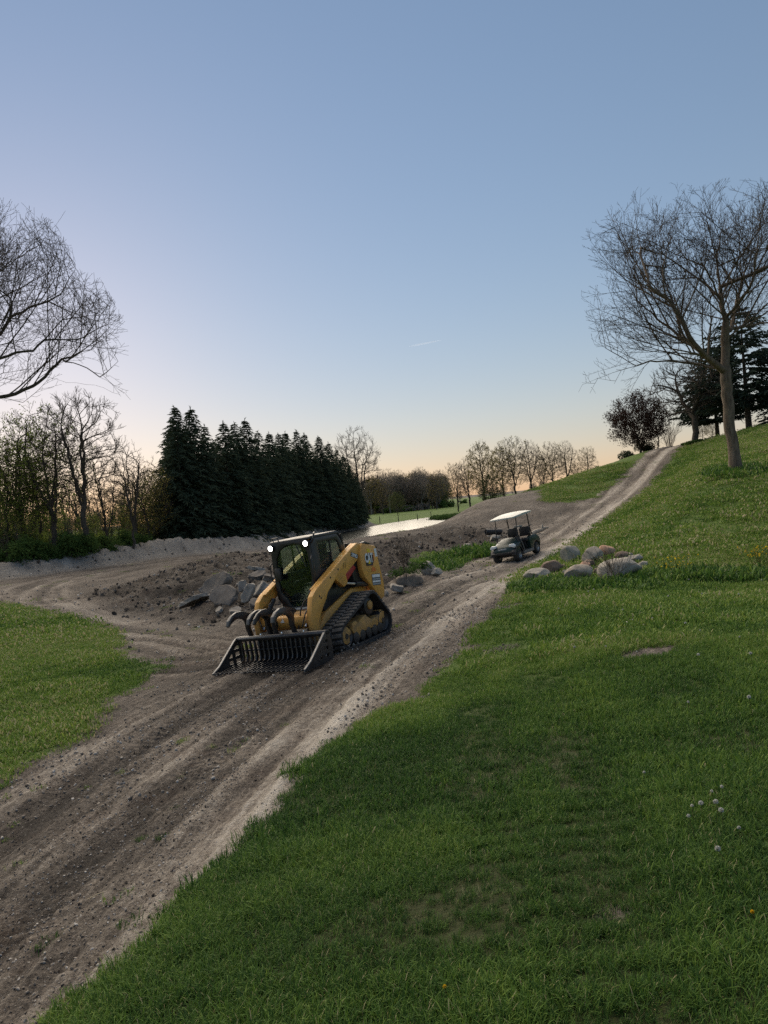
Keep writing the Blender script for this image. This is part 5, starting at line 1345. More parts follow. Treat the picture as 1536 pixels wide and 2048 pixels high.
    MB().box(0.53, 0.60, -0.36, -0.24, 1.40, 1.64).build('side_mirror', BLK, root, 0.015)
    MB().tube([(0.50, -0.46, 1.74), (0.53, -0.50, 1.70), (0.53, -0.50, 1.42), (0.50, -0.46, 1.38)], 0.012, 7).build('grab_handle', BLK, root, smooth=True)
    MB().tube([(0.49, 0.46, 1.80), (0.54, 0.47, 1.74), (0.54, 0.46, 1.30), (0.50, 0.44, 1.24)], 0.016, 7).build('grab_handle', BLK, root, smooth=True)
    MB().tube([(0.30, 0.44, 2.15), (0.36, 0.50, 2.20), (0.44, 0.54, 2.18), (0.47, 0.53, 2.08), (0.46, 0.47, 2.02)], 0.017, 7).build('hose_hook', BLK, root, smooth=True)
    MB().tube([(0.46, -0.38, 2.13), (0.48, -0.38, 2.20), (0.48, -0.26, 2.20), (0.46, -0.26, 2.13)], 0.014, 6).build('antenna_bracket', BLK, root, smooth=True)
    MB().lathe([(0, 0.09), (0.03, 0.09), (0.055, 0.05), (0.06, 0.0), (0, 0)], (0.60, 0.40, 1.10), 'z', 12).build('marker_lamp', BLK, root, smooth=True)
    # ---- quick coupler
    MB().prism([(1.02, 0.10), (1.10, 0.12), (1.14, 0.50), (1.06, 0.56), (0.98, 0.50), (0.94, 0.20)], -0.52, 0.52).build('quick_coupler', BLK, root, 0.012)
    return root
def build_bucket():
    root = empty('rock_grapple_bucket'); root.matrix_world = LOADER_M
    tag(root, 'black skeleton rock bucket with three raised grapple claws, carried on the front of the loader', 'loader bucket')
    MB().prism([(1.10, 0.44), (1.11, 0.52), (1.22, 0.53), (1.25, 0.48), (1.22, 0.43)], -1.0, 1.0).build('top_beam', STEEL, root, 0.012)
    MB().prism([(1.055, 0.05), (1.085, 0.04), (1.12, 0.44), (1.09, 0.46)], -0.56, 0.56).build('mounting_plate', STEEL, root, 0.006)
    tine = []
    for i in range(19):
        y = -0.93 + i * 0.1033
        prof = [(1.16, 0.46), (1.20, 0.45), (1.205, 0.30), (1.20, 0.16), (1.225, 0.085), (1.29, 0.062), (1.80, 0.042), (1.98, 0.050), (1.985, 0.030), (1.82, 0.004), (1.26, 0.010), (1.17, 0.040), (1.135, 0.12), (1.14, 0.30)]
        if i == 0:
            tine = MB().prism(prof, -0.013, 0.013).mesh('tine', STEEL, 0.004, seg=1)
        o = link('tine', tine, root); o.location = (0, y, 0)
    for x, z in ((1.30, 0.030), (1.62, 0.018)):
        MB().cyl((x, -0.98, z), (x, 0.98, z), 0.017, n=8).build('cross_rod', STEEL, root, smooth=True)
    MB().cyl((1.155, -0.98, 0.26), (1.155, 0.98, 0.26), 0.017, n=8).build('cross_rod', STEEL, root, smooth=True)
    for s in (1, -1):
        out = [(1.08, 0.28), (1.14, 0.52), (1.27, 0.50), (1.79, 0.13), (1.97, 0.045), (1.985, 0.0), (1.12, -0.005)]
        inn = [(1.17, 0.27), (1.19, 0.43), (1.23, 0.42), (1.50, 0.21), (1.52, 0.09), (1.45, 0.08), (1.18, 0.08)]
        a, b = (0.975, 1.0) if s > 0 else (-1.0, -0.975)
        sp = MB().holed(out, inn, a, b)
        for z0, z1, x1 in ((0.14, 0.20, 1.52), (0.265, 0.325, 1.42), (0.375, 0.415, 1.30)):
            sp.box(1.12, x1, a + 0.003, b - 0.003, z0, z1)
        sp.box(1.33, 1.40, a + 0.002, b - 0.002, 0.04, 0.32)
        sp.box(1.14, 1.20, a + 0.001, b - 0.001, 0.04, 0.46)
        pl = sp.build('side_plate', STEEL, root)
        MB().prism([(1.27, 0.505), (1.79, 0.135), (1.975, 0.05), (1.965, 0.035), (1.78, 0.115), (1.26, 0.487)], 0.968 * s, 1.007 * s).build('cutting_edge', WORN, pl, 0.003)
    CL = [(1.735, 0.815), (1.70, 0.90), (1.60, 0.975), (1.47, 1.015), (1.33, 1.01), (1.18, 0.965), (1.06, 0.935), (1.02, 0.90), (1.04, 0.86), (1.10, 0.845), (1.12, 0.80), (1.14, 0.66), (1.07, 0.46), (1.09, 0.42), (1.155, 0.43), (1.235, 0.66), (1.245, 0.80), (1.30, 0.855), (1.42, 0.895), (1.54, 0.885), (1.64, 0.84), (1.715, 0.79)]
    for i, y in enumerate((-0.70, -0.24, 0.29)):
        cl = MB().prism(CL, y - 0.028, y + 0.028).build('grapple_claw', STEEL, root, 0.008)
        MB().cyl((1.11, y - 0.07, 0.475), (1.11, y + 0.07, 0.475), 0.045, n=14).build('pivot', STEEL, cl, smooth=True)
        MB().prism([(1.738, 0.812), (1.703, 0.903), (1.602, 0.979), (1.56, 0.955), (1.65, 0.88), (1.70, 0.795)], y - 0.031, y + 0.031).build('claw_tip', paint('claw_tip_steel', (0.09, 0.09, 0.09), 0.35, 0.3), cl, 0.006)
        if i == 1:
            MB().prism(CL[:], y + 0.11, y + 0.15).build('claw_plate', STEEL, cl, 0.006)
            MB().cyl((1.0, y + 0.07, 0.62), (1.12, y + 0.07, 0.86), 0.035, n=12).build('grapple_cylinder', STEEL, cl, smooth=True)
    MB().cyl((1.11, -0.74, 0.90), (1.11, 0.33, 0.90), 0.026, n=10).build('claw_shaft', STEEL, root, smooth=True)
    for y in (-0.46, 0.02, 0.5):
        MB().lathe([(0, 0.02), (0.014, 0.02), (0.018, 0.0), (0, 0)], (1.17, y, 0.528), 'z', 10).build('grease_fitting', CHROME, root, smooth=True)
    return root
build_loader()
build_bucket()

# ------------------------------------------------------------------ golf cart
def build_cart():
    GRN = paint('cart_green_paint', (0.006, 0.028, 0.027), 0.34, 0.25, (0.06, 0.055, 0.05))
    TRIM = paint('cart_black_trim', (0.015, 0.015, 0.017), 0.5, 0.2)
    SEAT = paint('cart_seat_vinyl', (0.018, 0.018, 0.023), 0.5, 0.15)
    ROOF = paint('cart_roof_plastic', (0.50, 0.51, 0.47), 0.4, 0.25, (0.3, 0.28, 0.25))
    TYRE = paint('tyre_rubber', (0.022, 0.022, 0.022), 0.8, 0.6, (0.09, 0.08, 0.07))
    RIM = paint('alloy_rim', (0.42, 0.42, 0.43), 0.35, 0.2, metal=0.8)
    LENS = paint('headlight_lens', (0.75, 0.77, 0.78), 0.15, 0.05)
    SIDE = paint('cart_rocker_grey', (0.16, 0.155, 0.15), 0.6, 0.4)
    root = empty('golf_cart'); root.matrix_world = CART_M
    tag(root, 'dark green golf cart with a cream roof parked on the dirt road', 'golf cart')
    # front cowl: sections across the nose
    secs = [(1.16, 0.42, 0.38, 0.50), (1.14, 0.50, 0.40, 0.60), (1.06, 0.56, 0.40, 0.70), (0.92, 0.57, 0.40, 0.78), (0.74, 0.56, 0.42, 0.86), (0.56, 0.53, 0.44, 0.93), (0.44, 0.50, 0.46, 0.95)]
    V = []; F = []; K = 9
    for x, w, z0, z1 in secs:
        for k in range(K):
            t = -1 + 2 * k / (K - 1)
            V.append((x - 0.05 * abs(t) ** 3, w * math.copysign(abs(t) ** 0.85, t), z0 + (z1 - z0) * (1 - 0.42 * abs(t) ** 4)))
        V += [(x, -w, z0), (x, w, z0)]
    n = K + 2
    for i in range(len(secs) - 1):
        for k in range(K - 1): F.append([i * n + k, i * n + k + 1, (i + 1) * n + k + 1, (i + 1) * n + k])
        F += [[i * n + K, i * n, (i + 1) * n, (i + 1) * n + K], [i * n + K - 1, i * n + K + 1, (i + 1) * n + K + 1, (i + 1) * n + K - 1]]
    F += [[K] + list(range(0, K)) + [K + 1], [(len(secs) - 1) * n + j for j in [K + 1] + list(range(K - 1, -1, -1)) + [K]]]
    MB().add(V, F).build('front_cowl', GRN, root, 0.0, True)
    for s in (1, -1):
        MB().prism([(0.30, 0.66), (0.55, 0.60), (0.58, 0.68), (0.50, 0.76), (0.32, 0.75)] if s > 0 else [(-0.30, 0.66), (-0.55, 0.60), (-0.58, 0.68), (-0.50, 0.76), (-0.32, 0.75)], 1.02, 1.145, 'x').build('headlight', LENS, root, 0.012)
        # front wheel arch flare
        arc = [(0.83 + 0.31 * math.cos(a), 0.27 + 0.31 * math.sin(a)) for a in np.linspace(R(5), R(170), 12)]
        arc2 = [(0.83 + 0.38 * math.cos(a), 0.27 + 0.36 * math.sin(a)) for a in np.linspace(R(170), R(5), 12)]
        MB().prism(arc + arc2, 0.40 * s, 0.585 * s).build('front_fender', TRIM, root, 0.01)
        # rear body quarter
        q = [(-0.28, 0.30), (-0.22, 0.72), (-0.34, 0.80), (-0.62, 0.86), (-1.0, 0.80), (-1.18, 0.66), (-1.22, 0.46), (-1.14, 0.34)] + [(-0.83 + 0.31 * math.cos(a), 0.25 + 0.31 * math.sin(a)) for a in np.linspace(R(175), R(15), 10)]
        MB().prism(q, 0.40 * s, 0.57 * s).build('rear_quarter_panel', GRN, root, 0.025)
        MB().prism([(0.42, 0.20), (0.46, 0.32), (-0.48, 0.32), (-0.50, 0.20)], 0.42 * s, 0.58 * s).build('rocker_panel', SIDE, root, 0.015)
        MB().tube([(0.44, 0.52 * s, 0.86), (0.40, 0.56 * s, 0.62), (0.34, 0.57 * s, 0.34)], 0.022, 8).build('entry_trim', SIDE, root, smooth=True)
    MB().box(1.10, 1.17, -0.20, 0.18, 0.545, 0.60).build('badge', GREYD, root, 0.01)
    MB().prism([(1.20, 0.34), (1.21, 0.44), (1.10, 0.46), (1.06, 0.32)], -0.54, 0.54).build('front_bumper', TRIM, root, 0.02)
    MB().box(-1.05, 1.0, -0.36, 0.36, 0.22, 0.34).build('chassis', TRIM, root, 0.02)
    MB().box(-0.30, 0.50, -0.52, 0.52, 0.325, 0.35).build('floor_mat', TRIM, root)
    MB().prism([(0.50, 0.34), (0.62, 0.60), (0.46, 0.95), (0.40, 0.95), (0.42, 0.60), (0.36, 0.34)], -0.50, 0.50).build('dashboard', TRIM, root, 0.02)
    MB().prism([(-0.20, 0.34), (-0.16, 0.66), (-0.85, 0.70), (-0.85, 0.34)], -0.40, 0.40).build('seat_box', TRIM, root, 0.02)
    MB().prism([(-0.08, 0.66), (-0.05, 0.76), (-0.12, 0.80), (-0.58, 0.77), (-0.60, 0.68)], -0.53, 0.53).build('seat_cushion', SEAT, root, 0.03)
    for s in (1, -1):
        a, b = (0.03, 0.53) if s > 0 else (-0.53, -0.03)
        sb = MB().prism([(a, 0.86), (b, 0.86), (b + 0.02 * s * 0, 1.16), (b - 0.05, 1.25), (a + 0.08, 1.25), (a, 1.16)], -0.56, -0.48, 'x')
        sb.build('seat_back', SEAT, root, 0.03)
        MB().tube([(-0.40, 0.53 * s, 0.80), (-0.36, 0.545 * s, 0.96), (-0.50, 0.545 * s, 0.98)], 0.018, 8).build('armrest', TRIM, root, smooth=True)
    MB().box(-0.62, -0.55, -0.50, 0.50, 0.84, 0.90).build('seat_rail', TRIM, root, 0.01)
    MB().box(-0.66, -0.56, -0.20, 0.16, 1.24, 1.32).build('rear_tray', GREYD, root, 0.02)
    MB().tube([(-0.52, 0.50, 1.26), (-0.66, 0.62, 1.26)], 0.02, 8).build('rear_grab_bar', TRIM, root, smooth=True)
    bw = MB().prism([(-0.86, 0.46), (-1.24, 0.46), (-1.26, 0.62), (-0.90, 0.76)], -0.38, 0.38)
    bw.build('bag_well', TRIM, root, 0.02)
    # roof: gently crowned slab
    V = []; F = []; nx, ny = 9, 7
    for top in (1, 0):
        for i in range(nx):
            for j in range(ny):
                u = -1 + 2 * i / (nx - 1); v = -1 + 2 * j / (ny - 1)
                x = -0.12 + 0.92 * u * (1 - 0.06 * v ** 4); y = 0.60 * v * (1 - 0.10 * u ** 4)
                z = 1.775 + (0.075 * (1 - u ** 4) * (1 - v ** 4) + 0.055 + 0.03 * (1 - abs(u)) if top else 0.0) - 0.02 * u
                V.append((x, y, z))
    N = nx * ny
    for i in range(nx - 1):
        for j in range(ny - 1):
            a = i * ny + j
            F += [[a, a + 1, a + ny + 1, a + ny], [N + a, N + a + ny, N + a + ny + 1, N + a + 1]]
    for i in range(nx - 1):
        for j in (0, ny - 1):
            a = i * ny + j; F.append([a, a + ny, N + a + ny, N + a])
    for j in range(ny - 1):
        for i in (0, nx - 1):
            a = i * ny + j; F.append([a, a + 1, N + a + 1, N + a])
    MB().add(V, F).build('roof', ROOF, root, 0.0, True)
    for s in (1, -1):
        MB().tube([(0.62, 0.49 * s, 0.62), (0.60, 0.49 * s, 0.90), (0.40, 0.49 * s, 1.79)], 0.021, 8).build('roof_post', TRIM, root, smooth=True)
        MB().tube([(-0.78, 0.47 * s, 0.80), (-0.62, 0.49 * s, 1.20), (-0.62, 0.49 * s, 1.79)], 0.024, 8).build('roof_post', TRIM, root, smooth=True)
    MB().tube([(0.48, -0.26, 0.84), (0.22, -0.26, 1.02)], 0.02, 8).build('steering_column', TRIM, root, smooth=True)
    MB().tube([(0.20 + 0.10 * math.sin(a), -0.26 + 0.17 * math.cos(a), 1.04 + 0.14 * math.sin(a)) for a in np.linspace(0, 2 * math.pi, 21)], 0.014, 6).build('steering_wheel', TRIM, root, smooth=True)
    ty = MB().lathe([(0.13, -0.10), (0.20, -0.115), (0.235, -0.085), (0.245, -0.03), (0.245, 0.03), (0.235, 0.085), (0.20, 0.115), (0.13, 0.10)], (0, 0, 0), n=28).mesh('tyre', TYRE, smooth=True)
    rm = MB().lathe([(0.0, 0.07), (0.03, 0.075), (0.04, 0.05), (0.10, 0.04), (0.125, 0.09), (0.14, 0.10), (0.14, -0.10), (0.0, -0.10)], (0, 0, 0), n=20)
    for k in range(6):
        a = 2 * math.pi * k / 6
        rm.tube([(0.03 * math.cos(a), 0.075, 0.03 * math.sin(a)), (0.125 * math.cos(a), 0.088, 0.125 * math.sin(a))], 0.014, 6)
    rm = rm.mesh('rim', RIM, smooth=True)
    for x in (0.83, -0.83):
        for s in (1, -1):
            w = link('tyre', ty, root); w.name = 'wheel'; w.location = (x, 0.475 * s, 0.245); w.rotation_euler = (0, 0, 0 if s > 0 else math.pi)
            link('rim', rm, w)
        MB().cyl((x, -0.42, 0.245), (x, 0.42, 0.245), 0.035, n=8).build('axle', TRIM, root, smooth=True)
build_cart()
# ------------------------------------------------------------------ stone
def stone_mat(name, a, b, c, scale=3.0):
    m, nt, out = new_mat(name)
    tc = nd(nt, 'ShaderNodeTexCoord').outputs['Object']
    n = noise(nt, tc, scale, 6, 0.65); n2 = noise(nt, tc, scale * 7, 5, 0.7); n3 = noise(nt, tc, scale * 0.7, 3, 0.6)
    col = mixc(nt, maprange(nt, n, 0.35, 0.65), a, b)
    col = mixc(nt, maprange(nt, n2, 0.55, 0.75, 0.0, 0.7), col, c)
    col = mixc(nt, maprange(nt, n3, 0.55, 0.72, 0.0, 0.45), col, (0.16, 0.125, 0.095))
    h = math_(nt, 'ADD', math_(nt, 'MULTIPLY', n, 0.7), math_(nt, 'MULTIPLY', n2, 0.4))
    bmp = nd(nt, 'ShaderNodeBump', {'Strength': 0.7, 'Distance': 0.03, 'Height': h})
    s = nd(nt, 'ShaderNodeBsdfPrincipled', {'Base Color': col, 'Roughness': 0.9, 'Specular IOR Level': 0.25, 'Normal': bmp.outputs[0]})
    nt.links.new(s.outputs[0], out.inputs[0]); return m
ST_GREY = stone_mat('stone_grey', (0.25, 0.23, 0.20), (0.38, 0.35, 0.305), (0.14, 0.125, 0.105))
ST_TAN = stone_mat('stone_tan', (0.26, 0.225, 0.185), (0.38, 0.335, 0.28), (0.16, 0.135, 0.11))
ST_PINK = stone_mat('stone_pink', (0.42, 0.24, 0.16), (0.50, 0.33, 0.24), (0.28, 0.17, 0.12))
ST_BROWN = stone_mat('stone_brown', (0.15, 0.11, 0.085), (0.22, 0.165, 0.13), (0.09, 0.07, 0.055))
CONC = stone_mat('broken_concrete', (0.20, 0.182, 0.16), (0.32, 0.295, 0.262), (0.12, 0.105, 0.09), 5.0)
CONC_D = stone_mat('muddy_concrete', (0.12, 0.105, 0.092), (0.20, 0.18, 0.16), (0.075, 0.064, 0.054), 5.0)
SOIL_D = stone_mat('soil_lump', (0.10, 0.082, 0.066), (0.20, 0.168, 0.135), (0.055, 0.045, 0.036), 6.0)
def rock_mesh(name, seed, sx, sy, sz, mat, sub=4, cuts=14, rough=0.13):
    rg = np.random.default_rng(seed); bm = bmesh.new(); bmesh.ops.create_icosphere(bm, subdivisions=sub, radius=1.0)
    V = np.array([v.co for v in bm.verts])
    for k in range(cuts):
        n = rg.normal(size=3); n /= np.linalg.norm(n); d = rg.uniform(0.60, 0.90)
        e = V @ n - d; V = V - np.where(e > 0, e, 0)[:, None] * n * 0.96
    off = rg.uniform(0, 50)
    V = V * (1 + rough * fbm(V[:, 0] * 1.6 + off + V[:, 2] * 0.9, V[:, 1] * 1.6 - V[:, 2] * 1.1, seed, 4)[:, None] * 1.6)
    V *= np.array([sx, sy, sz])
    for v, c in zip(bm.verts, V): v.co = c
    me = bpy.data.meshes.new(name); bm.to_mesh(me); bm.free()
    me.polygons.foreach_set('use_smooth', np.ones(len(me.polygons), bool)); me.set_sharp_from_angle(angle=R(40)); me.materials.append(mat)
    return me
def px_thing(px, py):
    x, y = ground_px(px, py); return x, y, gz(x, y), y / FPX
def boulder(name, seed, px, py, w, h, mat, label, deep=0.8, rz=0.0, sink=0.22, group=None, cat='boulder', cuts=14, rough=0.13):
    """w, h: how wide and tall it shows in the picture, set on the ground at its foot"""
    x, y, z, s = px_thing(px, py)
    sx, sz = w * s / 2, h * s / (2 - 2 * sink) * 1.05
    o = link(name, rock_mesh(name, seed, sx, sx * deep, sz, mat, cuts=cuts, rough=rough))
    o.location = (x, y + sx * deep * 0.6, z + sz * (1 - 2 * sink)); o.rotation_euler = (0, R(-4), rz)
    tag(o, label, cat, group); return o
G1 = 'boulders heaped beside the road'
boulder('boulder', 1, 1144, 1126, 43, 37, ST_GREY, 'upright grey boulder at the left end of the heap by the road', group=G1)
boulder('boulder', 2, 1190, 1127, 46, 31, ST_TAN, 'grey-brown boulder just left of the pink one', group=G1)
boulder('boulder', 3, 1217, 1117, 36, 27, ST_PINK, 'pink boulder on top of the heap', group=G1, sink=0.1)
boulder('boulder', 4, 1243, 1162, 108, 50, ST_GREY, 'largest boulder, broad and pale with dead twigs in front', deep=0.6, group=G1, cuts=18)
boulder('boulder', 5, 1161, 1161, 61, 29, ST_TAN, 'long low tan boulder at the front of the heap', deep=0.6, group=G1, cuts=9)
boulder('boulder', 6, 1171, 1141, 29, 18, ST_PINK, 'small pinkish stone in the middle of the heap', group=G1)
boulder('boulder', 7, 1178, 1134, 28, 16, ST_BROWN, 'small brown stone behind the pinkish one in the heap', group=G1)
boulder('boulder', 8, 1274, 1126, 28, 18, ST_GREY, 'small grey stone behind the right side of the largest boulder', group=G1)
boulder('boulder', 9, 1078, 1158, 55, 21, ST_GREY, 'flat grey boulder half sunk in grass at the road edge', group=G1, sink=0.35)
boulder('boulder', 10, 1106, 1146, 44, 23, ST_BROWN, 'brown earthy boulder between the flat and the upright grey ones', group=G1, sink=0.3)
boulder('boulder', 11, 1100, 1160, 16, 9, ST_GREY, 'tiny pale stone in the grass in front of the heap', group=G1)
boulder('boulder', 12, 1250, 1120, 36, 16, ST_BROWN, 'brown stone wedged behind the largest boulder', group=G1)
for i, (px, py, w, h, m_) in enumerate(((1125, 1140, 18, 11, ST_BROWN), (1132, 1150, 15, 9, ST_TAN), (1148, 1141, 16, 10, ST_GREY), (1196, 1150, 20, 13, ST_BROWN), (1206, 1163, 16, 8, ST_TAN), (1262, 1117, 18, 11, ST_TAN), (1290, 1134, 20, 11, ST_GREY), (1302, 1148, 14, 8, ST_TAN), (1090, 1141, 17, 10, ST_BROWN), (1183, 1119, 15, 10, ST_GREY), (1065, 1148, 14, 8, ST_BROWN), (1205, 1124, 16, 11, ST_BROWN))):
    boulder('cobble', 60 + i, px, py, w, h, m_, 'fist to head sized stone wedged between the boulders by the road', group='small stones in the boulder heap', cat='stone')
G2 = 'stones by the ditch'
boulder('boulder', 21, 874, 1151, 24, 16, ST_GREY, 'pale angular boulder at the left road edge by the ditch grass', group=G2, sink=0.12)
boulder('boulder', 22, 857, 1150, 32, 25, ST_GREY, 'grey boulder behind the pale angular one by the ditch', group=G2)
boulder('soil_mound', 23, 815, 1172, 72, 21, SOIL_D, 'weedy mound of dug earth beside the ditch behind the loader', deep=0.7, sink=0.42, cat='earth mound', cuts=6, rough=0.34)
boulder('boulder', 24, 934, 1092, 15, 8, ST_GREY, 'small pale stone on the bank left of the golf cart', group=G2)
boulder('boulder', 26, 773, 1193, 14, 12, ST_TAN, 'small tan stone at the back of the loader track', group=G2)
def slab(seed, px, py, Lpx, Wm, T, rot, mat, label, lift=0.1):
    """broken concrete slab: irregular outline, thick, with a rough broken edge"""
    rg = np.random.default_rng(seed); x, y, z, s = px_thing(px, py)
    L = Lpx * s; k = 9
    ang = np.sort(rg.uniform(0, 2 * math.pi, k)); ang = (np.arange(k) + rg.uniform(-0.3, 0.3, k)) * 2 * math.pi / k
    P = [(0.5 * L * math.cos(a) * rg.uniform(0.8, 1.1), 0.5 * Wm * math.sin(a) * rg.uniform(0.75, 1.15)) for a in ang]
    P2 = [(a * rg.uniform(0.9, 1.02), b * rg.uniform(0.88, 1.02)) for a, b in P]
    bm = bmesh.new(); pm = MB().prism(P, -T / 2, T / 2, 'z', P2).mesh('concrete_fragment', mat, T * 0.10, seg=1); bm.from_mesh(pm)
    bmesh.ops.triangulate(bm, faces=bm.faces[:]); bmesh.ops.subdivide_edges(bm, edges=bm.edges[:], cuts=3, use_grid_fill=True)
    C = np.array([v_.co for v_ in bm.verts]); o_ = rg.uniform(0, 40)
    dx = fbm(C[:, 0] * 5 + o_ + C[:, 2] * 9, C[:, 1] * 5 - C[:, 2] * 7, seed, 4); dy = fbm(C[:, 1] * 5 + o_, C[:, 0] * 5 + C[:, 2] * 11, seed + 9, 4); dz_ = fbm(C[:, 0] * 4 - o_, C[:, 1] * 4, seed + 5, 4)
    C += np.c_[dx, dy, dz_ * 0.8] * min(0.07, T * 0.4)
    for v_, c_ in zip(bm.verts, C): v_.co = c_
    bm.to_mesh(pm); bm.free(); me = pm
    o = link('concrete_fragment', me); o.location = (x, y + 0.1, z + lift); o.rotation_euler = tuple(R(v) for v in rot)
    tag(o, label, 'concrete', 'broken concrete dumped behind the loader'); return o
slab(1, 392, 1224, 79, 0.65, 0.13, (-18, -14, 8), CONC, 'pale flat slab, leftmost of the broken concrete', 0.10)
slab(2, 431, 1190, 83, 0.65, 0.30, (52, -27, -6), CONC_D, 'long dark slab tilted up to the right over the rubble', 0.30)
slab(3, 448, 1218, 65, 0.86, 0.16, (44, -20, 12), CONC_D, 'big brown-grey slab lying below the long dark one', 0.28)
slab(4, 497, 1216, 52, 0.36, 0.13, (58, -58, 20), CONC, 'pale narrow slab leaning steeply beside the loader arm', 0.30)
slab(5, 522, 1200, 40, 0.52, 0.22, (40, -38, -30), CONC, 'rough grey chunk closest to the loader arm', 0.28)
slab(6, 478, 1174, 18, 0.19, 0.12, (15, 8, 0), CONC, 'small pale stone block at the top end of the long dark slab', 0.10)
slab(7, 515, 1143, 44, 0.27, 0.14, (-10, 14, -4), CONC, 'whitish long slab lying highest on the rubble', 0.12)
slab(8, 512, 1162, 40, 0.52, 0.16, (24, -6, 14), CONC_D, 'brown flat slab below the whitish long one', 0.16)
slab(9, 486, 1196, 28, 0.24, 0.12, (50, -60, 35), CONC, 'thin pale slab left of the steeply leaning one', 0.22)
slab(10, 437, 1228, 18, 0.26, 0.10, (20, -30, 0), CONC, 'small pale fragment at the foot of the big brown-grey slab', 0.06)
slab(11, 540, 1170, 29, 0.43, 0.20, (20, 14, 30), CONC_D, 'brown chunk beside the cab at the top of the rubble', 0.16)
slab(12, 460, 1206, 22, 0.26, 0.12, (30, -50, 50), CONC, 'pale splinter standing between the big slab and the leaning ones', 0.2)
slab(13, 796, 1186, 35, 0.43, 0.16, (10, 16, 30), CONC, 'pale slab resting on the ground right behind the loader', 0.14)

slab(14, 508, 1226, 29, 0.36, 0.18, (30, -20, 60), CONC_D, 'brown chunk at the foot of the steeply leaning slab', 0.12)
slab(15, 470, 1232, 26, 0.32, 0.14, (14, 10, -20), CONC, 'pale chunk lying lowest in front of the rubble', 0.08)
slab(16, 545, 1196, 29, 0.36, 0.20, (35, -30, 10), CONC, 'grey block showing between the loader arm and the cab', 0.22)
slab(17, 418, 1206, 22, 0.29, 0.14, (20, 20, 40), CONC_D, 'dark piece under the lower end of the long dark slab', 0.1)

# ------------------------------------------------------------------ things near the cart
def near_cart():
    x, y, z, s = px_thing(990, 1078)
    PB = paint('black_plastic', (0.012, 0.012, 0.016), 0.5, 0.25)
    prof = []
    for k in range(17): prof += [(0.155 if k % 2 else 0.175, -0.42 + k * 0.0525)]
    m = MB().lathe([(0.13, -0.42)] + prof + [(0.13, 0.42)], (0, 0, 0), 'x', 20)
    o = m.build('culvert_pipe', PB, None, smooth=True); o.location = (x, y + 0.35, z + 0.34); o.rotation_euler = (0, R(4), R(8))
    tag(o, 'short black ribbed pipe lying on the dirt behind the golf cart', 'pipe')
    b = MB().box(-0.40, 0.40, -0.07, 0.07, -0.02, 0.02).build('wooden_board', stone_mat('weathered_board', (0.36, 0.33, 0.28), (0.46, 0.43, 0.38), (0.25, 0.22, 0.19), 6), None, 0.006)
    b.location = (x + 0.02, y + 0.10, z + 0.15); b.rotation_euler = (0, R(2), R(6)); tag(b, 'pale weathered board under the black pipe', 'board')
    st = boulder('boulder', 31, 990, 1082, 26, 12, ST_GREY, 'low grey stone carrying the pale board and black pipe', cat='boulder')
    x, y, z, s = px_thing(1080, 1068)
    pts = [(-0.42, 0, 0.02), (-0.2, 0.02, 0.10), (0.1, 0, 0.17), (0.32, 0.03, 0.26), (0.46, 0.02, 0.25)]
    lg = MB().tube(pts, [0.10, 0.12, 0.10, 0.08, 0.05], 9).tube([(0.12, 0, 0.2), (0.14, 0.02, 0.38), (0.2, 0.02, 0.46)], [0.06, 0.045, 0.025], 7)
    o = lg.build('driftwood_log', stone_mat('bleached_wood', (0.33, 0.28, 0.22), (0.48, 0.43, 0.36), (0.18, 0.15, 0.12), 6), None, smooth=True)
    o.location = (x, y, z); tag(o, 'bleached forked log on the road edge behind the golf cart', 'log')
near_cart()
def far_posts():
    W = bark_mat('post_wood', (0.05, 0.042, 0.035), (0.10, 0.085, 0.07))
    for px, py, d in ((797, 1041, 128), (835, 1038, 131), (760, 1046, 124), (862, 1031, 138)):
        x = ray(px, py)[0] * d
        me = MB().prism([(0.07 * math.cos(a), 0.07 * math.sin(a)) for a in np.linspace(0, 2 * math.pi, 9)[:-1]], -0.1, 1.1, 'z', [(0.055 * math.cos(a), 0.055 * math.sin(a)) for a in np.linspace(0, 2 * math.pi, 9)[:-1]])
        me.prism([(0.055 * math.cos(a), 0.055 * math.sin(a)) for a in np.linspace(0, 2 * math.pi, 9)[:-1]], 1.1, 1.16, 'z', [(0.02 * math.cos(a), 0.02 * math.sin(a)) for a in np.linspace(0, 2 * math.pi, 9)[:-1]])
        o = me.build('fence_post', W); o.location = (x, d, gz(x, d)); tag(o, 'dark wooden post on the far bank of the pond', 'post', 'posts on the far bank')
far_posts()
def contrail():
    m, nt, out = new_mat('ice_cloud')
    t = nd(nt, 'ShaderNodeBsdfTransparent'); d = nd(nt, 'ShaderNodeBsdfTranslucent', {'Color': (0.9, 0.9, 0.9, 1)}); d2 = nd(nt, 'ShaderNodeBsdfDiffuse', {'Color': (0.9, 0.9, 0.9, 1)})
    a = nd(nt, 'ShaderNodeAddShader'); nt.links.new(d.outputs[0], a.inputs[0]); nt.links.new(d2.outputs[0], a.inputs[1])
    x = nd(nt, 'ShaderNodeMixShader', {0: 0.07}); nt.links.new(t.outputs[0], x.inputs[1]); nt.links.new(a.outputs[0], x.inputs[2]); nt.links.new(x.outputs[0], out.inputs[0])
    p0, p1 = at(818, 693, 6000), at(884, 680, 5600)
    pts = [p0 + (p1 - p0) * t_ for t_ in np.linspace(0, 1, 12)]
    o = MB().tube(pts, [1, 3, 4.5, 5.5, 6, 6, 5.5, 5, 4, 3, 2, 0.6], 10).build('contrail', m, None, smooth=True)
    tag(o, 'short faint white vapour trail high in the sky', 'vapour trail')
contrail()

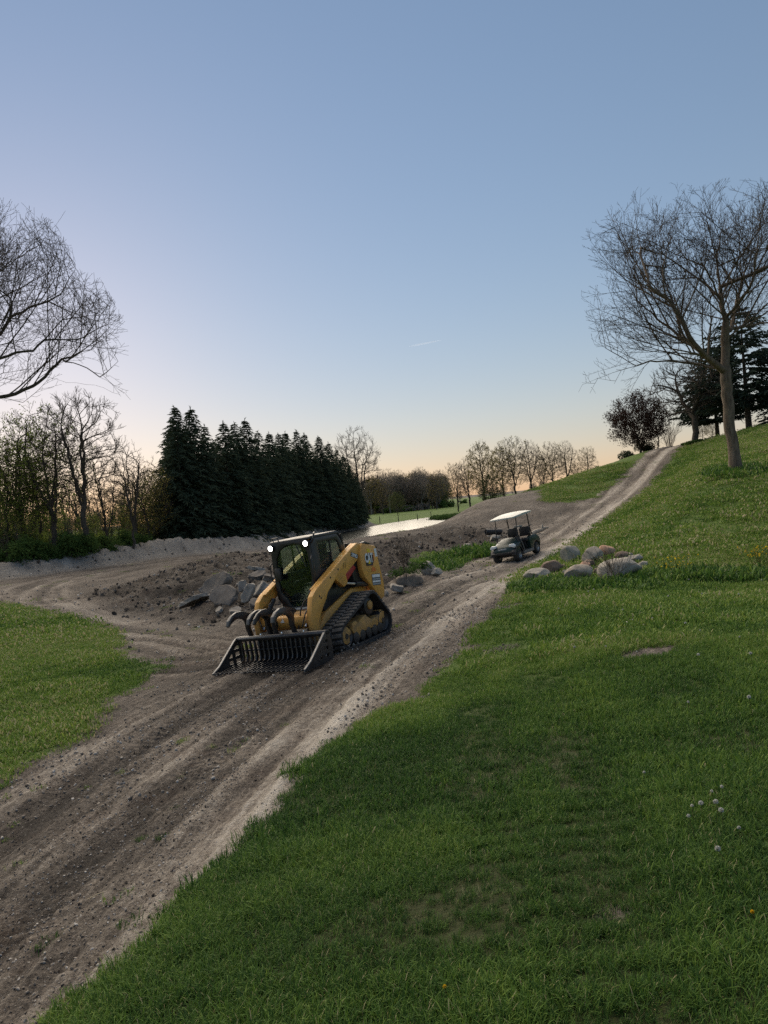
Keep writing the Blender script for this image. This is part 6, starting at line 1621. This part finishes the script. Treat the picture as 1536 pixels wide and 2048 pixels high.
# ------------------------------------------------------------------ grass
def grass_mat():
    m, nt, out = new_mat('grass_blades')
    b = nd(nt, 'ShaderNodeAttribute', attribute_name='blade').outputs['Fac']
    t = nd(nt, 'ShaderNodeAttribute', attribute_name='tint', attribute_type='INSTANCER').outputs['Fac']
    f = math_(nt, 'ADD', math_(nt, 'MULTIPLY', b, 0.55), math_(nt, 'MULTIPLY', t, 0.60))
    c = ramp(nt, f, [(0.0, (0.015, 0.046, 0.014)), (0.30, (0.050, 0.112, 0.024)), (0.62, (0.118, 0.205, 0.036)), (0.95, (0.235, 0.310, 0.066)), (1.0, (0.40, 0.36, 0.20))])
    d = nd(nt, 'ShaderNodeBsdfPrincipled', {'Base Color': c, 'Roughness': 0.6, 'Specular IOR Level': 0.12}); tr = nd(nt, 'ShaderNodeBsdfTranslucent', {'Color': c})
    x = nd(nt, 'ShaderNodeMixShader', {0: 0.3}); nt.links.new(d.outputs[0], x.inputs[1]); nt.links.new(tr.outputs[0], x.inputs[2]); nt.links.new(x.outputs[0], out.inputs[0])
    return m
GRASS = grass_mat()
def tuft(seed, n, rad, lmin, lmax, w, lean=0.8, mat=None):
    rg = np.random.default_rng(seed); V = []; F = []; bl = []
    for i in range(n):
        a = rg.uniform(0, 2 * math.pi); r = rad * math.sqrt(rg.random()); p = np.array([r * math.cos(a), r * math.sin(a), -0.01])
        L = rg.uniform(lmin, lmax); b = rg.uniform(0, 2 * math.pi); le = rg.uniform(0.1, lean)
        d = np.array([math.cos(b), math.sin(b), 0]); s = np.array([-d[1], d[0], 0]) * w * rg.uniform(0.6, 1.3)
        k = len(V); pts = []
        for t, ww in ((0, 1.0), (0.4, 0.95), (0.75, 0.65)):
            c = p + d * L * le * t ** 1.7 + np.array([0, 0, L * (t - 0.35 * le * t * t)])
            V += [c - s * ww, c + s * ww]
        V.append(p + d * L * le + np.array([0, 0, L * (1 - 0.42 * le)]))
        F += [(k, k + 1, k + 3, k + 2), (k + 2, k + 3, k + 5, k + 4), (k + 4, k + 5, k + 6)]
        bl += [2.0 if rg.random() < (0.035 if w < 0.003 else 0.012) else rg.random() ** 1.3] * 7
    me = bpy.data.meshes.new('grass_tuft'); me.from_pydata([tuple(v) for v in V], [], F); me.materials.append(mat or GRASS)
    at_ = me.attributes.new('blade', 'FLOAT', 'POINT'); at_.data.foreach_set('value', np.array(bl, np.float32))
    return me
def build_grass():
    rg = np.random.default_rng(5)
    near = [tuft(100 + k, 26, 0.055, 0.035, 0.085, 0.0019, 0.95) for k in range(6)]
    mid = [tuft(120 + k, 30, 0.11, 0.04, 0.095, 0.0034, 0.9) for k in range(5)]
    far = [tuft(140 + k, 38, 0.26, 0.04, 0.095, 0.008, 0.85) for k in range(5)]
    vfar = [tuft(160 + k, 40, 0.55, 0.04, 0.10, 0.020, 0.8) for k in range(4)]
    src = near + mid + far + vfar; P = []; I = []; S = []; T = []
    for r0, r1, dens, i0, i1 in ((1.5, 4.4, 1500, 0, 6), (4.0, 9.5, 560, 6, 11), (9.0, 22, 110, 11, 16), (20, 62, 22, 16, 20)):
        A = 0.5 * (r1 * r1 - r0 * r0) * R(72); n = int(A * dens)
        r = np.sqrt(rg.uniform(r0 * r0, r1 * r1, n)); a = R(36) * rg.uniform(-1, 1, n)
        x, y = r * np.sin(a), r * np.cos(a); f = fields(x, y)
        pat = fbm(x * 1.3, y * 1.3, 91, 3)
        k = rg.random(n) < np.clip((f['grass'] - 0.12 + 0.25 * fbm(x * 5, y * 5, 92, 2)) * 1.35, 0, 1) * (0.80 + 0.35 * pat)
        x, y, pat = x[k], y[k], pat[k]; z = h_base(x, y) + f['dz'][k]
        big = fbm(x * 0.35, y * 0.35, 95, 3); edge = f['grass'][k]
        press = np.zeros(len(x))
        for L in PRESSED:
            pu, pv = path_uv(x, y, L); press = np.maximum(press, np.exp(-((np.abs(pv + 0.05 * pat) - 0.0) / 0.23) ** 4) * (0.7 + 0.3 * np.sign(np.sin(pu * 2 * math.pi / 0.2))))
        P.append(np.c_[x, y, z]); I.append(rg.integers(i0, i1, len(x)))
        S.append((0.80 + 0.45 * pat + 0.20 * rg.random(len(x))) * (0.75 + 0.25 * edge) * (1 - 0.55 * press))
        T.append(np.clip(0.40 + 0.60 * big + 0.45 * pat + 0.12 * rg.normal(size=len(x)) + 0.42 * sstep(6, 10.5, y) - 0.12 * (1 - sstep(3, 6, y)) - 0.34 * press, 0, 0.95))  # painted light: lawn tinted brighter with distance, darker at the nearest edge
    # tall growth in the ditch, round the boulders and the tree, and stray blades in the dirt verge
    def ring(poly_px, n, h, i0, i1):
        Q, _ = poly_samples(gp(poly_px), n, rg); x, y = Q[:, 0], Q[:, 1]
        P.append(np.c_[x, y, ground_h(x, y)]); I.append(rg.integers(i0, i1, n)); S.append(h * rg.uniform(0.7, 1.3, n)); T.append(np.clip(0.26 + 0.2 * rg.normal(size=n), 0, 0.85))
    ring([(838, 1126), (858, 1112), (900, 1114), (918, 1127), (893, 1138), (855, 1144)], 130, 2.3, 11, 16)
    ring([(935, 1110), (950, 1098), (968, 1108), (955, 1117)], 110, 3.6, 11, 16)
    ring([(1050, 1170), (1120, 1160), (1200, 1172), (1300, 1165), (1300, 1180), (1150, 1182), (1050, 1185)], 500, 1.7, 11, 16)
    ring([(1300, 1150), (1536, 1138), (1536, 1160), (1300, 1165)], 700, 2.0, 11, 16)
    ring([(1440, 935), (1500, 932), (1505, 955), (1435, 958)], 160, 2.6, 11, 16)
    P = np.vstack(P); n = len(P); I = np.concatenate(I); S = np.concatenate(S); T = np.concatenate(T)
    rot = np.c_[rg.normal(0, 0.10, n), rg.normal(0, 0.10, n), rg.uniform(0, 6.28, n)]
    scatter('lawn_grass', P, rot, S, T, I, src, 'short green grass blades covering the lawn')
    return n
build_grass()

# ------------------------------------------------------------------ gravel and clods
def gravel_mat(name, stops):
    m, nt, out = new_mat(name)
    t = nd(nt, 'ShaderNodeAttribute', attribute_name='tint', attribute_type='INSTANCER').outputs['Fac']
    c = ramp(nt, t, stops); tc = nd(nt, 'ShaderNodeTexCoord').outputs['Object']; n = noise(nt, tc, 3.0, 4, 0.6)
    c = mixc(nt, maprange(nt, n, 0.4, 0.7, 0, 0.4), c, (0.08, 0.068, 0.058))
    s = nd(nt, 'ShaderNodeBsdfPrincipled', {'Base Color': c, 'Roughness': 0.9, 'Specular IOR Level': 0.2}); nt.links.new(s.outputs[0], out.inputs[0]); return m
def build_gravel():
    rg = np.random.default_rng(9)
    GM = gravel_mat('gravel_stone', [(0.0, (0.11, 0.095, 0.08)), (0.4, (0.22, 0.19, 0.16)), (0.8, (0.36, 0.325, 0.285)), (1.0, (0.55, 0.52, 0.48))])
    CM = gravel_mat('earth_clod', [(0.0, (0.055, 0.044, 0.035)), (0.6, (0.115, 0.092, 0.073)), (1.0, (0.20, 0.165, 0.135))])
    pe = [rock_mesh('pebble', 300 + k, 1, 0.75, 0.6, GM, 2, 9, 0.14) for k in range(4)]; cl = [rock_mesh('clod', 320 + k, 1, 0.85, 0.6, CM, 3, 5, 0.42) for k in range(4)]
    P = []; S = []; T = []; I = []
    def band(r0, r1, dens, smin, smax, pw, i0, i1, test, half=36):
        A = 0.5 * (r1 * r1 - r0 * r0) * R(2 * half); n = int(A * dens)
        r = np.sqrt(rg.uniform(r0 * r0, r1 * r1, n)); a = R(half) * rg.uniform(-1, 1, n); x, y = r * np.sin(a), r * np.cos(a); f = fields(x, y)
        k = rg.random(n) < test(f, x, y); x, y = x[k], y[k]; s = smin + (smax - smin) * rg.random(len(x)) ** pw
        P.append(np.c_[x, y, h_base(x, y) + f['dz'][k] + s * 0.15]); S.append(s); T.append(np.clip(rg.random(len(x)) ** 1.2, 0, 1)); I.append(rg.integers(i0, i1, len(x)))
    dirt = lambda f, x, y: (1 - f['grass']) * np.clip(0.35 + 1.2 * fbm(f['ru'] * 0.5, f['rv'] * 2.2, 77, 3), 0.03, 1)
    band(2.0, 7, 2000, 0.0025, 0.013, 4, 0, 4, dirt); band(7, 16, 520, 0.005, 0.028, 5, 0, 4, dirt); band(16, 45, 14, 0.012, 0.07, 4, 0, 4, lambda f, x, y: (1 - f['grass']) * (0.4 + 0.6 * f['lump']))
    band(2.0, 16, 260, 0.003, 0.013, 3, 4, 8, lambda f, x, y: (1 - f['grass']) * f['road'] * np.clip(0.6 - f['tone'], 0, 0.5) * 1.6)
    band(14, 48, 13, 0.02, 0.11, 4, 4, 8, lambda f, x, y: f['lump'] * (1 - f['grass']))
    band(40, 75, 2.2, 0.03, 0.14, 3, 0, 8, lambda f, x, y: f['berm'])
    P = np.vstack(P); n = len(P); S = np.concatenate(S); T = np.concatenate(T); I = np.concatenate(I)
    scatter('gravel', P, rg.uniform(0, 6.28, (n, 3)), S, T, I, pe + cl, 'loose gravel and earth clods strewn over the dirt')
    return n
build_gravel()

# ------------------------------------------------------------------ dandelions, straw, dead twigs
def small_plants():
    STEM = leaf_mat('dandelion_stem', (0.10, 0.13, 0.04), (0.16, 0.15, 0.06), 0.3); PUFF = leaf_mat('dandelion_down', (0.52, 0.53, 0.50), (0.62, 0.62, 0.59), 0.4, 40); YEL_F = leaf_mat('yellow_petals', (0.70, 0.45, 0.02), (0.75, 0.55, 0.04), 0.3)
    rg = np.random.default_rng(3)
    def puff(seed, h, r, mat):
        g = np.random.default_rng(seed); lean = g.normal(0, 0.02, 2)
        st = MB().tube([(0, 0, -0.02), (lean[0] * 0.4, lean[1] * 0.4, h * 0.5), (lean[0], lean[1], h)], [0.0022, 0.002, 0.0018], 5).mesh('stem', STEM, smooth=True)
        c = np.array([lean[0], lean[1], h + r * 0.3]); n = 90; u = g.normal(size=(n, 3)); u /= np.linalg.norm(u, axis=1)[:, None]; u = u[u[:, 2] > -0.55]
        V = []; F = []
        for q in u:
            w = np.cross(q, g.normal(size=3)); w /= np.linalg.norm(w); w2 = np.cross(q, w); k = len(V)
            V += [c + q * r * 0.15, c + q * r * 0.85 + w * r * 0.30, c + q * r + w2 * r * 0.25, c + q * r * 0.85 - w * r * 0.30]; F.append((k, k + 1, k + 2, k + 3))
        hd = bpy.data.meshes.new('seed_head'); hd.from_pydata([tuple(v) for v in V], [], F); hd.materials.append(mat)
        return st, hd
    kinds = [puff(k, 0.10 + 0.02 * (k % 3), 0.0145 if k < 4 else 0.010, PUFF) for k in range(6)]
    NEAR = [(1289, 1590, 'small dandelion clock standing alone above a dark tuft', 5), (1405, 1652, 'dandelion clock at the left of the seed-head cluster', 0), (1432, 1636, 'thin dandelion clock at the top left of the seed-head cluster', 4), (1453, 1638, 'thin dandelion clock at the top right of the seed-head cluster', 5),
            (1440, 1660, 'tilted dandelion clock in the middle of the seed-head cluster', 1), (1449, 1686, 'round dandelion clock at the bottom of the seed-head cluster', 2), (1465, 1762, 'lowest and largest dandelion clock, apart below the cluster', 3), (1388, 1662, 'tiny dandelion clock left of the cluster', 4), (1394, 1696, 'small faded dandelion clock below the cluster', 5), (1484, 1715, 'small dandelion clock right of the cluster near the picture edge', 4)]
    def put(px, py, k, lab, sc=1.0, grp='dandelion clocks near the camera', cat='dandelion'):
        x, y = ground_px(px, py); root = empty('dandelion', (x, y, gz(x, y)), rg.uniform(0, 6.28)); root.scale = (sc,) * 3
        link('stem', kinds[k][0], root); link('seed_head', kinds[k][1], root); tag(root, lab, cat, grp)
    for px, py, lab, k in NEAR: put(px, py, k, lab, 0.82)
    FARD = [(1190, 1195), (1178, 1199), (1253, 1235), (1364, 1264), (1402, 1284), (1395, 1338), (1216, 1322), (1150, 1317), (1270, 1335), (1404, 1205), (1384, 1172), (1527, 1171), (1506, 1340), (1300, 1168), (1247, 1175), (1478, 1203), (1310, 1262), (1340, 1210), (1120, 1235), (1480, 1300), (1505, 1438), (1380, 1440)]
    for px, py in FARD: put(px, py, int(rg.integers(0, 6)), 'tiny white dandelion clock scattered farther out in the lawn', 1.0, 'scattered white dandelions in the lawn')
    # yellow flowers
    yk = puff(20, 0.035, 0.007, YEL_F)
    for px, py, lab in ((1519, 1862, 'single yellow dandelion flower at the lower right edge'), (898, 2016, 'single yellow dandelion flower at the bottom of the lawn')):
        x, y = ground_px(px, py); root = empty('dandelion_flower', (x, y, gz(x, y))); link('stem', yk[0], root); link('flower_head', yk[1], root); tag(root, lab, 'flower')
    g = np.random.default_rng(8)
    for px, py, lab in ((1352, 1150, 'clump of yellow wildflowers in the swale right of the boulders'), (1522, 1125, 'clump of yellow wildflowers at the right edge below the hill')):
        x, y = ground_px(px, py); root = empty('wildflower_clump', (x, y, gz(x, y)))
        C = np.c_[g.normal(0, 0.22, 60), g.normal(0, 0.16, 60), g.uniform(0.18, 0.42, 60)]
        V, F = leaf_quads(C, 0.022, g); link('flowers', fast_mesh('flowers', V, F, YEL_F, smooth=False), root)
        m = MB()
        for c in C[:40]: m.tube([(c[0] * 0.6, c[1] * 0.6, 0), tuple(c)], [0.004, 0.0025], 3)
        link('stems', m.mesh('stems', STEM), root); tag(root, lab, 'wildflowers')
    # straw on the road
    STRAW = leaf_mat('dry_straw', (0.48, 0.40, 0.26), (0.58, 0.50, 0.36), 0.2)
    for px, py, L, rz, lab in ((195, 1792, 0.13, 0.75, 'pale straw stalk lying on the dirt road'),):
        x, y = ground_px(px, py); o = MB().tube([(-L / 2, 0, 0.008), (0, 0.004, 0.012), (L / 2, 0, 0.009)], 0.0035, 6).build('straw_stalk', STRAW, None, smooth=True); o.location = (x, y, gz(x, y)); o.rotation_euler = (0, 0, rz); tag(o, lab, 'straw')
    x, y = ground_px(132, 1995)
    V = [(-0.035, 0, 0.004), (-0.015, 0.016, 0.010), (0.015, 0.014, 0.012), (0.035, 0.0, 0.006), (0.015, -0.014, 0.010), (-0.015, -0.013, 0.006), (0, 0, 0.004)]
    o = mesh_obj('dead_leaf', V, [(0, 6, 1), (1, 6, 2), (2, 6, 3), (3, 6, 4), (4, 6, 5), (5, 6, 0)], leaf_mat('dead_leaf_brown', (0.16, 0.12, 0.08), (0.22, 0.17, 0.12), 0.2)); o.location = (x, y, gz(x, y) + 0.004); tag(o, 'curled dry leaf lying on the road near the camera', 'leaf')
    # dead twigs over the largest boulder, dry weeds on the mound
    x, y, z, s = px_thing(1228, 1166)
    put_tree('dead_brush', [('stems', stems_mesh(401, 16, 0.62, 0.5, 0.007))], (x, y, z), 0, 0.62, 'grey dead twigs standing in front of the largest boulder', 'dead brush')
    ring_w = clump_mesh('mound_weeds', 97, 0.45, 0.35, 0.35, 700, 0.03, UNDER, 9)
    for qx, qy in ((800, 1168), (822, 1160), (838, 1152)):
        x, y, z, s = px_thing(qx, qy)
        put_tree('weed_clump', [('foliage', ring_w)], (x, y + 0.25, z + 0.16), qx, 1.0, 'low green weeds growing on the earth mound behind the loader', 'weeds', 'weeds on the earth mound')
    x, y, z, s = px_thing(812, 1170)
    put_tree('dead_brush', [('stems', stems_mesh(402, 14, 0.6, 0.5, 0.007))], (x, y, z + 0.25), 0, 0.9, 'dry weeds growing on the earth mound behind the loader', 'dead brush')
small_plants()
